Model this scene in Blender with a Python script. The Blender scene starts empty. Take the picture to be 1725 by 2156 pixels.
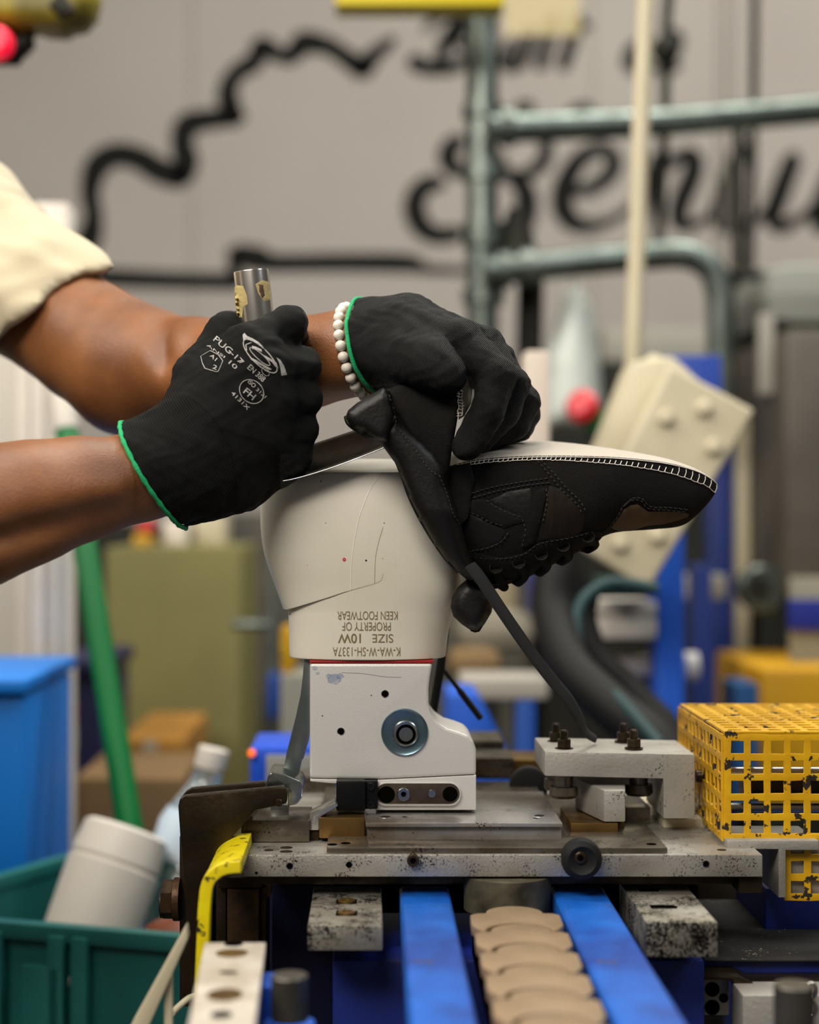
import bpy, bmesh, math, random
import numpy as np
from mathutils import Vector, Matrix
from mathutils.bvhtree import BVHTree
from mathutils.geometry import delaunay_2d_cdt
random.seed(7)
SC = bpy.context.scene
COL = SC.collection
PI = math.pi
# ------------------------------------------------------------------ camera, world, lights, exposure
F = 3593.75            # focal length in pixels of the 1725 wide frame (50 mm on 24 mm)
CZ = 1.25              # camera height
cam_d = bpy.data.cameras.new('camera'); cam = bpy.data.objects.new('camera', cam_d); COL.objects.link(cam)
cam.location = (0, 0, CZ); cam.rotation_euler = (PI/2, 0, 0)
cam_d.sensor_fit = 'HORIZONTAL'; cam_d.sensor_width = 24.0; cam_d.lens = 50.0
cam_d.clip_start = 0.05; cam_d.clip_end = 60
cam_d.dof.use_dof = True; cam_d.dof.focus_distance = 1.07; cam_d.dof.aperture_fstop = 2.8
SC.camera = cam
SC.view_settings.view_transform = 'Standard'; SC.view_settings.look = 'None'
SC.view_settings.gamma = 1.0; SC.view_settings.use_curve_mapping = False
SC.view_settings.exposure = 0.0
world = bpy.data.worlds.new('hall'); SC.world = world; world.use_nodes = True
world.node_tree.nodes['Background'].inputs[0].default_value = (1.0, 0.93, 0.84, 1)
world.node_tree.nodes['Background'].inputs[1].default_value = 0.085
def area(name, loc, target, sx, sy, power, col):
    l = bpy.data.lights.new(name, 'AREA'); l.shape = 'RECTANGLE'; l.size = sx; l.size_y = sy
    l.energy = power; l.color = col
    o = bpy.data.objects.new(name, l); COL.objects.link(o); o.location = loc
    o.rotation_euler = (Vector(target)-Vector(loc)).to_track_quat('-Z', 'Y').to_euler()
    return o
area('front_key_light', (-0.8, -0.5, 2.75), (0.0, 1.1, 1.15), 1.6, 0.7, 60, (1.0, 0.93, 0.83))  # unseen key lamp, set toward the camera side for more frontal light
area('ceiling_light_over', (-0.2, 1.35, 3.3), (0.0, 1.2, 1.0), 1.8, 0.4, 34, (1.0, 0.94, 0.85))
area('right_fill_light', (1.5, 0.5, 3.2), (-0.3, 1.8, 1.1), 0.6, 1.4, 24, (0.93, 0.97, 1.0))  # unseen fill lamp, aimed across at the white post to lift it
area('left_fill_light', (-1.7, 0.9, 2.9), (-0.45, 1.9, 1.0), 0.9, 0.9, 40, (1.0, 0.94, 0.86))  # lamp added beyond the person to brighten the white post
area('ceiling_light_back', (1.7, 2.9, 4.2), (1.1, 4.2, 1.7), 2.6, 0.4, 46, (1.0, 0.93, 0.87))
area('ceiling_light_mid', (0.9, 2.6, 3.6), (0.8, 2.4, 0.9), 1.6, 0.4, 32, (0.95, 1.0, 0.9))

# ------------------------------------------------------------------ helpers
def P(x, y, D):
    return Vector(((x-862.5)/F*D, D, CZ+(1078-y)/F*D))
DV = Vector((-0.0229, 1.0, 0.0))     # the machine is turned a little against the lens
def rgb(r, g, b):
    f = lambda c: (c/255/12.92) if c/255 <= 0.04045 else ((c/255+0.055)/1.055)**2.4
    return (f(r), f(g), f(b), 1)
MATS = {}
def M(name, col, rough=0.5, metal=0.0, col2=None, vs=20, bump=0.0, bs=200, stretch=None, specks=None, chips=None,
      trans=0.0, sss=0.0, sheen=0.0, wave=None, coat=0.0, rvar=0.0, alpha=1.0, emit=None, spec=0.5):
    if name in MATS: return MATS[name]
    m = bpy.data.materials.new(name); m.use_nodes = True; MATS[name] = m
    nt = m.node_tree; N = nt.nodes; L = nt.links; b = N['Principled BSDF']
    def node(t, **k):
        n = N.new(t)
        for a, v in k.items(): setattr(n, a, v)
        return n
    tc = node('ShaderNodeTexCoord')
    src = tc.outputs['Object']
    mp = node('ShaderNodeMapping'); L.new(src, mp.inputs[0])
    if stretch: mp.inputs['Scale'].default_value = stretch
    col = tuple(col)
    b.inputs['Base Color'].default_value = col
    b.inputs['Roughness'].default_value = rough; b.inputs['Metallic'].default_value = metal
    b.inputs['Specular IOR Level'].default_value = spec
    cur = None
    def noise(scale, detail=4, vec=None, r=0.55):
        n = node('ShaderNodeTexNoise'); n.inputs['Scale'].default_value = scale
        n.inputs['Detail'].default_value = detail; n.inputs['Roughness'].default_value = r
        L.new(vec or src, n.inputs['Vector']); return n
    def ramp(inp, a, c):
        r = node('ShaderNodeMapRange'); r.inputs[1].default_value = a; r.inputs[2].default_value = c
        L.new(inp, r.inputs[0]); return r.outputs[0]
    def mix(fac, A, Bc):
        x = node('ShaderNodeMix', data_type='RGBA'); L.new(fac, x.inputs[0])
        if isinstance(A, tuple): x.inputs[6].default_value = A
        else: L.new(A, x.inputs[6])
        x.inputs[7].default_value = Bc
        return x.outputs[2]
    if col2 is not None:
        n = noise(vs, 5, mp.outputs[0]); cur = mix(ramp(n.outputs['Fac'], 0.35, 0.68), col, tuple(col2))
    if specks:
        c, thr, s = specks
        n = noise(s*2.2, 3, None, 0.75); n2 = noise(s*0.2, 2)
        ad = node('ShaderNodeMath', operation='MULTIPLY_ADD'); L.new(n2.outputs['Fac'], ad.inputs[0]); ad.inputs[1].default_value = 0.6
        L.new(n.outputs['Fac'], ad.inputs[2])
        cur = mix(ramp(ad.outputs[0], thr+0.3, thr+0.34), cur or col, tuple(c))
    if chips:
        c, thr, s = chips
        n = noise(s, 8, None, 0.6); f = ramp(n.outputs['Fac'], thr, thr+0.01)
        cur = mix(f, cur or col, tuple(c))
    if cur is not None: L.new(cur, b.inputs['Base Color'])
    if rvar:
        n = noise(vs*2, 4, mp.outputs[0]); r = node('ShaderNodeMapRange'); L.new(n.outputs['Fac'], r.inputs[0])
        r.inputs[1].default_value = 0.3; r.inputs[2].default_value = 0.7
        r.inputs[3].default_value = max(0.02, rough-rvar); r.inputs[4].default_value = min(1, rough+rvar)
        L.new(r.outputs[0], b.inputs['Roughness'])
    h = None
    if bump:
        n = noise(bs, 4, mp.outputs[0]); h = n.outputs['Fac']
        bp = node('ShaderNodeBump'); bp.inputs['Strength'].default_value = bump; bp.inputs['Distance'].default_value = 0.001
        L.new(h, bp.inputs['Height']); L.new(bp.outputs[0], b.inputs['Normal'])
    if wave:                      # (scale, strength, rotation, distortion)
        for k, wv in enumerate(wave):
            wm = node('ShaderNodeMapping'); L.new(src, wm.inputs[0]); wm.inputs['Rotation'].default_value = wv[2]
            w = node('ShaderNodeTexWave'); w.inputs['Scale'].default_value = wv[0]; w.inputs['Distortion'].default_value = wv[3]
            w.inputs['Detail'].default_value = 1; w.inputs['Detail Scale'].default_value = wv[4] if len(wv) > 4 else 0.1
            L.new(wm.outputs[0], w.inputs['Vector'])
            bp = node('ShaderNodeBump'); bp.inputs['Strength'].default_value = wv[1]; bp.inputs['Distance'].default_value = 0.0006
            L.new(w.outputs['Fac'], bp.inputs['Height'])
            prev = b.inputs['Normal'].links[0].from_socket if b.inputs['Normal'].links else None
            if prev: L.new(prev, bp.inputs['Normal'])
            L.new(bp.outputs[0], b.inputs['Normal'])
    if trans: b.inputs['Transmission Weight'].default_value = trans
    if sss:
        b.inputs['Subsurface Weight'].default_value = sss; b.inputs['Subsurface Radius'].default_value = (1, 0.6, 0.4)
        b.inputs['Subsurface Scale'].default_value = 0.004
    if sheen: b.inputs['Sheen Weight'].default_value = sheen; b.inputs['Sheen Roughness'].default_value = 0.4
    if coat: b.inputs['Coat Weight'].default_value = coat; b.inputs['Coat Roughness'].default_value = 0.15
    if alpha < 1: b.inputs['Alpha'].default_value = alpha
    if emit: b.inputs['Emission Color'].default_value = tuple(emit[0]); b.inputs['Emission Strength'].default_value = emit[1]
    return m

def tag(o, label=None, cat=None, group=None, kind=None):
    if label: o['label'] = label
    if cat: o['category'] = cat
    if group: o['group'] = group
    if kind: o['kind'] = kind
    return o
def thing(name, label, cat, group=None):
    o = bpy.data.objects.new(name, None); COL.objects.link(o); o.empty_display_size = 0.02
    return tag(o, label, cat, group)
def link(name, me, mat, parent=None, smooth=None, label=None):
    o = bpy.data.objects.new(name, me); COL.objects.link(o)
    if mat is not None and not me.materials: me.materials.append(mat)
    if smooth is not None:
        me.shade_smooth()
        if smooth < 180: me.set_sharp_from_angle(angle=math.radians(smooth))
    if parent is not None: o.parent = parent
    if label: o['label'] = label
    return o
def obj(name, bm, mat, parent=None, smooth=30, label=None):
    bmesh.ops.recalc_face_normals(bm, faces=bm.faces)
    me = bpy.data.meshes.new(name); bm.to_mesh(me); bm.free()
    return link(name, me, mat, parent, smooth, label)
def mesh_np(name, V, Fc):
    me = bpy.data.meshes.new(name); me.from_pydata([tuple(v) for v in V], [], [tuple(f) for f in Fc]); me.validate(); return me
def bvh_of(o):
    me = o.data
    return BVHTree.FromPolygons([v.co.copy() for v in me.vertices], [tuple(p.vertices) for p in me.polygons])

def poly_prism(bm, pts, vec):
    a = [bm.verts.new(p) for p in pts]; b = [bm.verts.new(p+vec) for p in pts]
    n = len(pts); bm.faces.new(a); bm.faces.new(b[::-1])
    for i in range(n): bm.faces.new((a[i], a[(i+1) % n], b[(i+1) % n], b[i]))
def bevel(bm, w, seg=2, ang=20):
    if w <= 0: return
    bmesh.ops.recalc_face_normals(bm, faces=bm.faces)
    es = [e for e in bm.edges if len(e.link_faces) == 2 and e.calc_face_angle(0) > math.radians(ang)]
    bmesh.ops.bevel(bm, geom=es, offset=w, segments=seg, profile=0.6, affect='EDGES', clamp_overlap=True)
def prism(name, pts, D, depth, mat, parent=None, bv=0.0008, smooth=30, label=None, vec=None, seg=2):
    bm = bmesh.new(); poly_prism(bm, [P(x, y, D) for x, y in pts], (vec or DV)*depth); bevel(bm, bv, seg)
    return obj(name, bm, mat, parent, smooth, label)
def rect(x0, y0, x1, y1): return [(x0, y0), (x1, y0), (x1, y1), (x0, y1)]
def block(name, x0, y0, x1, y1, D, depth, mat, parent=None, bv=0.0008, label=None, seg=2):
    return prism(name, rect(x0, y0, x1, y1), D, depth, mat, parent, bv, 30, label, None, seg)
def cyl_bm(bm, c, axis, r, h, r2=None, seg=32):
    axis = Vector(axis).normalized(); q = axis.to_track_quat('Z', 'Y').to_matrix().to_4x4()
    bmesh.ops.create_cone(bm, cap_ends=True, segments=seg, radius1=r, radius2=r if r2 is None else r2, depth=h,
                          matrix=Matrix.Translation(Vector(c)+axis*h/2) @ q)
def cyl(name, c, axis, r, h, mat, parent=None, bv=0.0004, r2=None, seg=40, label=None):
    bm = bmesh.new(); cyl_bm(bm, c, axis, r, h, r2, seg); bevel(bm, bv, 2, 40)
    return obj(name, bm, mat, parent, 30, label)
def lathe(name, c, axis, prof, mat, parent=None, seg=40, label=None, smooth=35):
    """prof: (distance along axis, radius)"""
    axis = Vector(axis).normalized(); q = axis.to_track_quat('Z', 'Y').to_matrix()
    bm = bmesh.new(); rings = []
    for h, r in prof:
        rings.append([bm.verts.new(Vector(c)+q @ Vector((max(r, 1e-5)*math.cos(2*PI*i/seg), max(r, 1e-5)*math.sin(2*PI*i/seg), h))) for i in range(seg)])
    for a, b in zip(rings, rings[1:]):
        for i in range(seg): bm.faces.new((a[i], a[(i+1) % seg], b[(i+1) % seg], b[i]))
    bm.faces.new(rings[0][::-1]); bm.faces.new(rings[-1])
    return obj(name, bm, mat, parent, smooth, label)
def spline(pts, n=8, closed=False):
    """Catmull-Rom through tuples of any length"""
    A = [np.array(p, float) for p in pts]; out = []; m = len(A)
    rng = range(m if closed else m-1)
    for i in rng:
        if closed: p0, p1, p2, p3 = A[(i-1) % m], A[i], A[(i+1) % m], A[(i+2) % m]
        else: p0, p1, p2, p3 = A[max(i-1, 0)], A[i], A[i+1], A[min(i+2, m-1)]
        for k in range(n):
            t = k/n; out.append(0.5*((2*p1)+(-p0+p2)*t+(2*p0-5*p1+4*p2-p3)*t*t+(-p0+3*p1-3*p2+p3)*t**3))
    if not closed: out.append(A[-1])
    return out
def tube_bm(bm, pts, rad, seg=12, closed=False, flat=1.0, up=None):
    """sweep a circle (or ellipse flattened along `up`) along points; rad number or list"""
    pts = [Vector(p) for p in pts]; n = len(pts)
    if not hasattr(rad, '__len__'): rad = [rad]*n
    rings = []; ref = None
    for i, p in enumerate(pts):
        t = (pts[(i+1) % n]-pts[i-1]) if closed else (pts[min(i+1, n-1)]-pts[max(i-1, 0)])
        if t.length < 1e-9: t = Vector((0, 0, 1))
        t.normalize()
        if up is not None: ref = Vector(up)
        if ref is None: ref = Vector((0, 0, 1)) if abs(t.z) < 0.9 else Vector((1, 0, 0))
        s = t.cross(ref)
        if s.length < 1e-6: s = t.cross(Vector((1, 0.1, 0)))
        s.normalize(); u = s.cross(t).normalized(); ref = u
        rings.append([bm.verts.new(p+s*rad[i]*math.cos(2*PI*k/seg)+u*rad[i]*flat*math.sin(2*PI*k/seg)) for k in range(seg)])
    m = n if closed else n-1
    for i in range(m):
        a, b = rings[i], rings[(i+1) % n]
        for k in range(seg): bm.faces.new((a[k], a[(k+1) % seg], b[(k+1) % seg], b[k]))
    if not closed: bm.faces.new(rings[0][::-1]); bm.faces.new(rings[-1])
def tube(name, pts, rad, mat, parent=None, seg=12, closed=False, flat=1.0, up=None, label=None):
    bm = bmesh.new(); tube_bm(bm, pts, rad, seg, closed, flat, up); return obj(name, bm, mat, parent, 50, label)
def hexnut(bm, c, axis, r, h):
    cyl_bm(bm, c, axis, r, h, seg=6)

# polygons seen in the frontal plane, filled with a fine triangulation
def inside(px, py, poly):
    r = False; n = len(poly); j = n-1
    for i in range(n):
        xi, yi = poly[i][0], poly[i][1]; xj, yj = poly[j][0], poly[j][1]
        if (yi > py) != (yj > py) and px < (xj-xi)*(py-yi)/(yj-yi)+xi: r = not r
        j = i
    return r
def fill2d(poly, step):
    xs = [p[0] for p in poly]; ys = [p[1] for p in poly]; B = []
    n = len(poly)
    for i in range(n):
        a, b = poly[i], poly[(i+1) % n]; k = max(1, int(math.hypot(b[0]-a[0], b[1]-a[1])/step))
        for j in range(k): B.append(Vector((a[0]+(b[0]-a[0])*j/k, a[1]+(b[1]-a[1])*j/k)))
    nb = len(B); V = list(B)
    bp = np.array([[p.x, p.y] for p in B])
    y = min(ys)+step*0.5; row = 0
    while y < max(ys):
        x = min(xs)+step*(0.25 if row % 2 else 0.75)
        while x < max(xs):
            if inside(x, y, poly) and np.min((bp[:, 0]-x)**2+(bp[:, 1]-y)**2) > (step*0.5)**2: V.append(Vector((x, y)))
            x += step
        y += step*0.87; row += 1
    vo, eo, fo, _, _, _ = delaunay_2d_cdt(V, [], [list(range(nb))], 1, 1e-4)
    # boundary edges
    cnt = {}
    for f in fo:
        for a, b in zip(f, list(f[1:])+[f[0]]):
            cnt[(min(a, b), max(a, b))] = cnt.get((min(a, b), max(a, b)), 0)+1
    be = {}
    for f in fo:
        for a, b in zip(f, list(f[1:])+[f[0]]):
            if cnt[(min(a, b), max(a, b))] == 1: be[a] = b
    bset = bp
    d = [float(np.sqrt(np.min((bset[:, 0]-v.x)**2+(bset[:, 1]-v.y)**2))) for v in vo]
    return vo, fo, be, d
def pillow(name, poly, Dfn, amp, r, mat, parent=None, step=8, back=None, label=None, smooth=60):
    """closed padded body: outline in the frontal plane, swelling `amp` metres towards and away from us over r pixels"""
    if not callable(Dfn): D0 = Dfn; Dfn = lambda x, y: D0
    vo, fo, be, d = fill2d(poly, step); bk = amp if back is None else back
    pf = lambda q: math.sqrt(max(0, 1-(1-min(q/r, 1))**2))
    bm = bmesh.new(); A = []; B = []
    for v, q in zip(vo, d):
        D = Dfn(v.x, v.y); A.append(bm.verts.new(P(v.x, v.y, D-amp*pf(q)-0.0002)))
    for v, q in zip(vo, d):
        D = Dfn(v.x, v.y); p = P(v.x, v.y, D); B.append(bm.verts.new(p+Vector((0, bk*pf(q)+0.0002, 0))))
    for f in fo:
        bm.faces.new([A[i] for i in f]); bm.faces.new([B[i] for i in f][::-1])
    for a, b in be.items():
        try: bm.faces.new((A[b], A[a], B[a], B[b]))
        except ValueError: pass
    return obj(name, bm, mat, parent, smooth, label)
def cast(bvh, x, y):
    d = P(x, y, 1.0)-Vector((0, 0, CZ)); d.normalize()
    return bvh.ray_cast(Vector((0, 0, CZ)), d)
def patch(name, poly, bvh, thick, mat, parent=None, step=7, label=None, smooth=50, sink=0.001):
    """a thin panel lying on the surface behind its outline"""
    vo, fo, be, d = fill2d(poly, step); bm = bmesh.new(); A = []; B = []; ok = True; last = None
    for v, q in zip(vo, d):
        h = cast(bvh, v.x, v.y)
        if h[0] is None:
            if last is None: A.append(None); B.append(None); continue
            h = last; p = P(v.x, v.y, last[0].y); n = last[1]
        else: p, n = h[0], h[1]; last = h
        if n.y > 0: n = -n
        t = thick*min(1, 0.35+q/(step*0.9))
        A.append(bm.verts.new(p+n*t)); B.append(bm.verts.new(p-n*sink))
    for f in fo:
        if all(A[i] is not None for i in f): bm.faces.new([A[i] for i in f]); bm.faces.new([B[i] for i in f][::-1])
    for a, b in be.items():
        if A[a] is not None and A[b] is not None:
            try: bm.faces.new((A[b], A[a], B[a], B[b]))
            except ValueError: pass
    return obj(name, bm, mat, parent, smooth, label)
def on(bvh, x, y, off=0.0003, Dfb=None):
    h = cast(bvh, x, y)
    if h[0] is None: return P(x, y, Dfb) if Dfb else None, Vector((0, -1, 0))
    n = h[1] if h[1].y < 0 else -h[1]
    return h[0]+n*off, n
def stitches(bm, line, bvh, dash=6.5, gap=3.0, r=0.0004, off=0.0002, n=10, Dfb=None, jit=0.0):
    pts = spline(line, n); L = [0]
    for a, b in zip(pts, pts[1:]): L.append(L[-1]+float(np.hypot(*(b-a)[:2])))
    def at(s):
        for i in range(len(L)-1):
            if L[i+1] >= s: t = (s-L[i])/max(L[i+1]-L[i], 1e-6); return pts[i]+(pts[i+1]-pts[i])*t
        return pts[-1]
    s = 0
    while s+dash < L[-1]:
        q = []
        for k in range(4):
            a = at(s+dash*k/3); j = random.uniform(-jit, jit)
            p, nn = on(bvh, a[0]+j, a[1]+j, off*(1 if k in (1, 2) else 0.2), Dfb)
            if p is not None: q.append(p)
        if len(q) == 4: tube_bm(bm, q, r, 6)
        s += dash+gap
def seam(name, line, bvh, r, mat, parent, off=0.0, n=10, label=None, Dfb=None):
    q = []
    for a in spline(line, n):
        p, nn = on(bvh, a[0], a[1], off, Dfb)
        if p is not None: q.append(p)
    return tube(name, q, r, mat, parent, 6, label=label)
def text_mesh(txt, size, bold=0.0, spacing=1.0):
    cu = bpy.data.curves.new('lettering', 'FONT'); cu.body = txt; cu.size = size; cu.align_x = 'CENTER'; cu.align_y = 'CENTER'
    cu.offset = bold; cu.space_character = spacing
    o = bpy.data.objects.new('lettering', cu); COL.objects.link(o)
    dg = bpy.context.evaluated_depsgraph_get(); dg.update()
    me = bpy.data.meshes.new_from_object(o.evaluated_get(dg)); bpy.data.objects.remove(o); bpy.data.curves.remove(cu)
    return me
def text_on(name, txt, cx, cy, w, h, ang, bvh, mat, parent, bold=0.0, off=0.0002, spacing=1.0, label=None):
    """lettering laid on a surface: centre, width, height in pixels, rotation in degrees (clockwise in the picture)"""
    me = text_mesh(txt, 1.0, bold, spacing)
    bm = bmesh.new(); bm.from_mesh(me); bpy.data.meshes.remove(me)
    bmesh.ops.triangulate(bm, faces=bm.faces)
    bmesh.ops.subdivide_edges(bm, edges=[e for e in bm.edges if e.calc_length() > 0.15], cuts=1)
    xs = [v.co.x for v in bm.verts]; ys = [v.co.y for v in bm.verts]
    x0, x1, y0, y1 = min(xs), max(xs), min(ys), max(ys); ca, sa = math.cos(math.radians(ang)), math.sin(math.radians(ang))
    for v in bm.verts:
        a = (v.co.x-(x0+x1)/2)/(x1-x0)*w; b = -(v.co.y-(y0+y1)/2)/(y1-y0)*h
        p, n = on(bvh, cx+a*ca-b*sa, cy+a*sa+b*ca, off, 1.09); v.co = p
    me = bpy.data.meshes.new(name); bm.to_mesh(me); bm.free()
    return link(name, me, mat, parent, None, label)
# implicit bodies -> mesh (surface nets)
class Body:
    def __init__(s, lo, hi, h):
        s.lo = np.array(lo, np.float32); s.h = h; n = [int((b-a)/h)+2 for a, b in zip(lo, hi)]; s.n = n
        s.ax = [s.lo[i]+np.arange(n[i], dtype=np.float32)*h for i in range(3)]
        s.F = np.full(n, 0.06, np.float32)
    def sub(s, lo, hi):
        sl = []
        for i in range(3):
            a = max(0, int((lo[i]-s.lo[i])/s.h)); b = min(s.n[i], int((hi[i]-s.lo[i])/s.h)+2)
            if b <= a: return None
            sl.append(slice(a, b))
        return tuple(sl)
    def cap(s, a, b, ra, rb, k=0.006, cut=False, flat=None):
        """tapered capsule; flat=(axis vector, factor) squashes it along that axis"""
        a = np.array(a, np.float32); b = np.array(b, np.float32); m = max(ra, rb)*(1.0)+k*2+0.004
        sl = s.sub(np.minimum(a, b)-m, np.maximum(a, b)+m)
        if sl is None: return
        X = s.ax[0][sl[0]][:, None, None]; Y = s.ax[1][sl[1]][None, :, None]; Z = s.ax[2][sl[2]][None, None, :]
        d = b-a; dd = float(d @ d)+1e-12
        px, py, pz = X-a[0], Y-a[1], Z-a[2]
        t = np.clip((px*d[0]+py*d[1]+pz*d[2])/dd, 0, 1)
        qx, qy, qz = px-t*d[0], py-t*d[1], pz-t*d[2]
        if flat:
            u = np.array(flat[0], np.float32); u /= np.linalg.norm(u); c = (1/flat[1]-1)
            w = (qx*u[0]+qy*u[1]+qz*u[2])*c; qx = qx+w*u[0]; qy = qy+w*u[1]; qz = qz+w*u[2]
        g = np.sqrt(qx*qx+qy*qy+qz*qz)-(ra+(rb-ra)*t)
        if flat: g = g*np.where(g < 0, 1.0, 1.0)
        Fv = s.F[sl]
        if cut:
            g = -g; hh = np.clip(0.5-0.5*(Fv-g)/k, 0, 1); s.F[sl] = Fv*(1-hh)+g*hh+k*hh*(1-hh)
        else:
            hh = np.clip(0.5+0.5*(Fv-g)/k, 0, 1); s.F[sl] = Fv*(1-hh)+g*hh-k*hh*(1-hh)
    def chain(s, pts, k=0.006, **kw):
        for (a, ra), (b, rb) in zip(pts, pts[1:]): s.cap(a, b, ra, rb, k, **kw)
    def plane(s, c, n):
        """keep the side the normal points to"""
        c = np.array(c, np.float32); n = np.array(n, np.float32); n /= np.linalg.norm(n)
        g = -((s.ax[0]-c[0])[:, None, None]*n[0]+(s.ax[1]-c[1])[None, :, None]*n[1]+(s.ax[2]-c[2])[None, None, :]*n[2])
        s.F = np.maximum(s.F, g)
    def field(s, fn): s.F += fn(s.ax[0][:, None, None], s.ax[1][None, :, None], s.ax[2][None, None, :]).astype(np.float32)
    def mesh(s, name):
        Fg = s.F; Fg[0] = Fg[-1] = 0.05; Fg[:, 0] = Fg[:, -1] = 0.05; Fg[:, :, 0] = Fg[:, :, -1] = 0.05
        S = Fg < 0; nx, ny, nz = Fg.shape
        cnt = np.zeros((nx-1, ny-1, nz-1), np.uint8)
        for i in (0, 1):
            for j in (0, 1):
                for k in (0, 1): cnt += S[i:nx-1+i, j:ny-1+j, k:nz-1+k]
        act = np.argwhere((cnt > 0) & (cnt < 8)); idx = -np.ones(cnt.shape, np.int64); idx[tuple(act.T)] = np.arange(len(act))
        acc = np.zeros((len(act), 3)); num = np.zeros(len(act))
        cs = [(i, j, k) for i in (0, 1) for j in (0, 1) for k in (0, 1)]
        for a in cs:
            for ax in range(3):
                if a[ax] == 1: continue
                b = list(a); b[ax] = 1
                va = Fg[act[:, 0]+a[0], act[:, 1]+a[1], act[:, 2]+a[2]]; vb = Fg[act[:, 0]+b[0], act[:, 1]+b[1], act[:, 2]+b[2]]
                c = (va < 0) != (vb < 0); t = np.where(c, va/np.where(c, va-vb, 1), 0)
                for q in range(3): acc[:, q] += np.where(c, a[q]+(t if q == ax else 0), 0)
                num += c
        V = (act+acc/num[:, None])*s.h+s.lo
        faces = []
        for ax in range(3):
            sh = [slice(1, -1)]*3; sh0 = list(sh); sh1 = list(sh); sh0[ax] = slice(0, -1); sh1[ax] = slice(1, None)
            A = S[tuple(sh0)]; B = S[tuple(sh1)]; e = np.argwhere(A != B); o = A[tuple(e.T)]
            off = [1, 1, 1]; off[ax] = 0; e = e+off; u, w = [(1, 2), (2, 0), (0, 1)][ax]
            def g(du, dw):
                q = e.copy(); q[:, u] += du; q[:, w] += dw; return idx[q[:, 0], q[:, 1], q[:, 2]]
            Q = np.stack([g(-1, -1), g(0, -1), g(0, 0), g(-1, 0)], 1); Q[~o] = Q[~o][:, ::-1]; faces.append(Q)
        Q = np.concatenate(faces); Q = Q[(Q >= 0).all(1)]
        me = bpy.data.meshes.new(name); me.vertices.add(len(V)); me.vertices.foreach_set('co', V.astype(np.float32).ravel())
        me.loops.add(len(Q)*4); me.loops.foreach_set('vertex_index', Q.astype(np.int32).ravel())
        me.polygons.add(len(Q)); me.polygons.foreach_set('loop_start', np.arange(0, len(Q)*4, 4, dtype=np.int32))
        me.update(calc_edges=True); me.validate(); return me
    def val(s, p):
        i = [min(max(int((p[a]-s.lo[a])/s.h), 0), s.n[a]-2) for a in range(3)]; f = [(p[a]-s.lo[a])/s.h-i[a] for a in range(3)]
        r = 0
        for di in (0, 1):
            for dj in (0, 1):
                for dk in (0, 1):
                    r += s.F[i[0]+di, i[1]+dj, i[2]+dk]*(f[0] if di else 1-f[0])*(f[1] if dj else 1-f[1])*(f[2] if dk else 1-f[2])
        return float(r)
def wob(amp, s, ph=0):
    return lambda X, Y, Z: amp*(np.sin(X*s+ph+2*np.sin(Z*s*0.6))*np.sin(Z*s*1.15+ph+1.7*np.sin(Y*s*0.7))+0.6*np.sin(Y*s*1.3+X*s*0.5))
# ------------------------------------------------------------------ materials
m_wall = M('painted_wall', rgb(166, 159, 152), 0.85, col2=rgb(159, 151, 144), vs=1.5)
m_floor = M('concrete', rgb(70, 66, 60), 0.8, col2=rgb(52, 50, 46), vs=3)
m_black = M('black_paint', rgb(18, 18, 15), 0.8, spec=0.2)
m_galv = M('galvanised_steel', rgb(120, 128, 122), 0.38, 0.9, col2=rgb(92, 100, 94), vs=30, rvar=0.1)
m_white = M('white_plastic', rgb(224, 216, 204), 0.5, col2=rgb(212, 203, 190), vs=8)
m_cream = M('cream_paint', rgb(196, 186, 158), 0.5, col2=rgb(186, 175, 146), vs=6)
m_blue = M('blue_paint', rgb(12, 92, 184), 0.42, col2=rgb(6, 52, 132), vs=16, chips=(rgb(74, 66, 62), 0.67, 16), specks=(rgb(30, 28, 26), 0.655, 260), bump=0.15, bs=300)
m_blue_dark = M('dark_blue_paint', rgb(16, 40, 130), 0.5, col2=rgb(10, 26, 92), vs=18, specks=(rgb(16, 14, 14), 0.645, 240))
m_bluebg = M('blue_frame_paint', rgb(20, 86, 196), 0.5)
m_navy = M('navy_plastic', rgb(20, 22, 66), 0.55)
m_olive = M('olive_paint', rgb(124, 118, 66), 0.7, col2=rgb(112, 106, 60), vs=5)
m_green = M('green_plastic', rgb(0, 104, 46), 0.5, spec=0.3)
m_tote = M('bright_blue_plastic', rgb(0, 116, 208), 0.5)
m_teal = M('teal_plastic', rgb(30, 104, 98), 0.45, col2=rgb(22, 88, 86), vs=12)
m_carton = M('cardboard', rgb(176, 124, 46), 0.9, col2=rgb(150, 104, 36), vs=6)
m_yellow = M('yellow_paint', rgb(208, 160, 8), 0.42, col2=rgb(190, 138, 6), vs=40, chips=(rgb(40, 34, 22), 0.60, 95), bump=0.2, bs=260)
m_yellow2 = M('yellow_green_paint', rgb(226, 208, 10), 0.38, col2=rgb(214, 190, 6), vs=60, chips=(rgb(40, 38, 24), 0.60, 120), bump=0.12, bs=300)
m_dark = M('dark_machine_paint', rgb(38, 38, 30), 0.7, col2=rgb(24, 24, 20), vs=6, spec=0.2)
m_rubber = M('black_rubber', rgb(17, 16, 15), 0.65, bump=0.3, bs=180, spec=0.25)
m_red = M('red_plastic', rgb(200, 18, 36), 0.4)
m_alu = M('machined_aluminium', rgb(180, 176, 168), 0.38, 0.6, col2=rgb(142, 137, 126), vs=34, bump=0.35, bs=700, specks=(rgb(40, 34, 26), 0.610, 320), rvar=0.1)
m_alud = M('dirty_aluminium', rgb(168, 163, 152), 0.5, 0.75, col2=rgb(134, 127, 112), vs=45, bump=0.3, bs=320, specks=(rgb(22, 18, 14), 0.525, 330), rvar=0.12)
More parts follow.
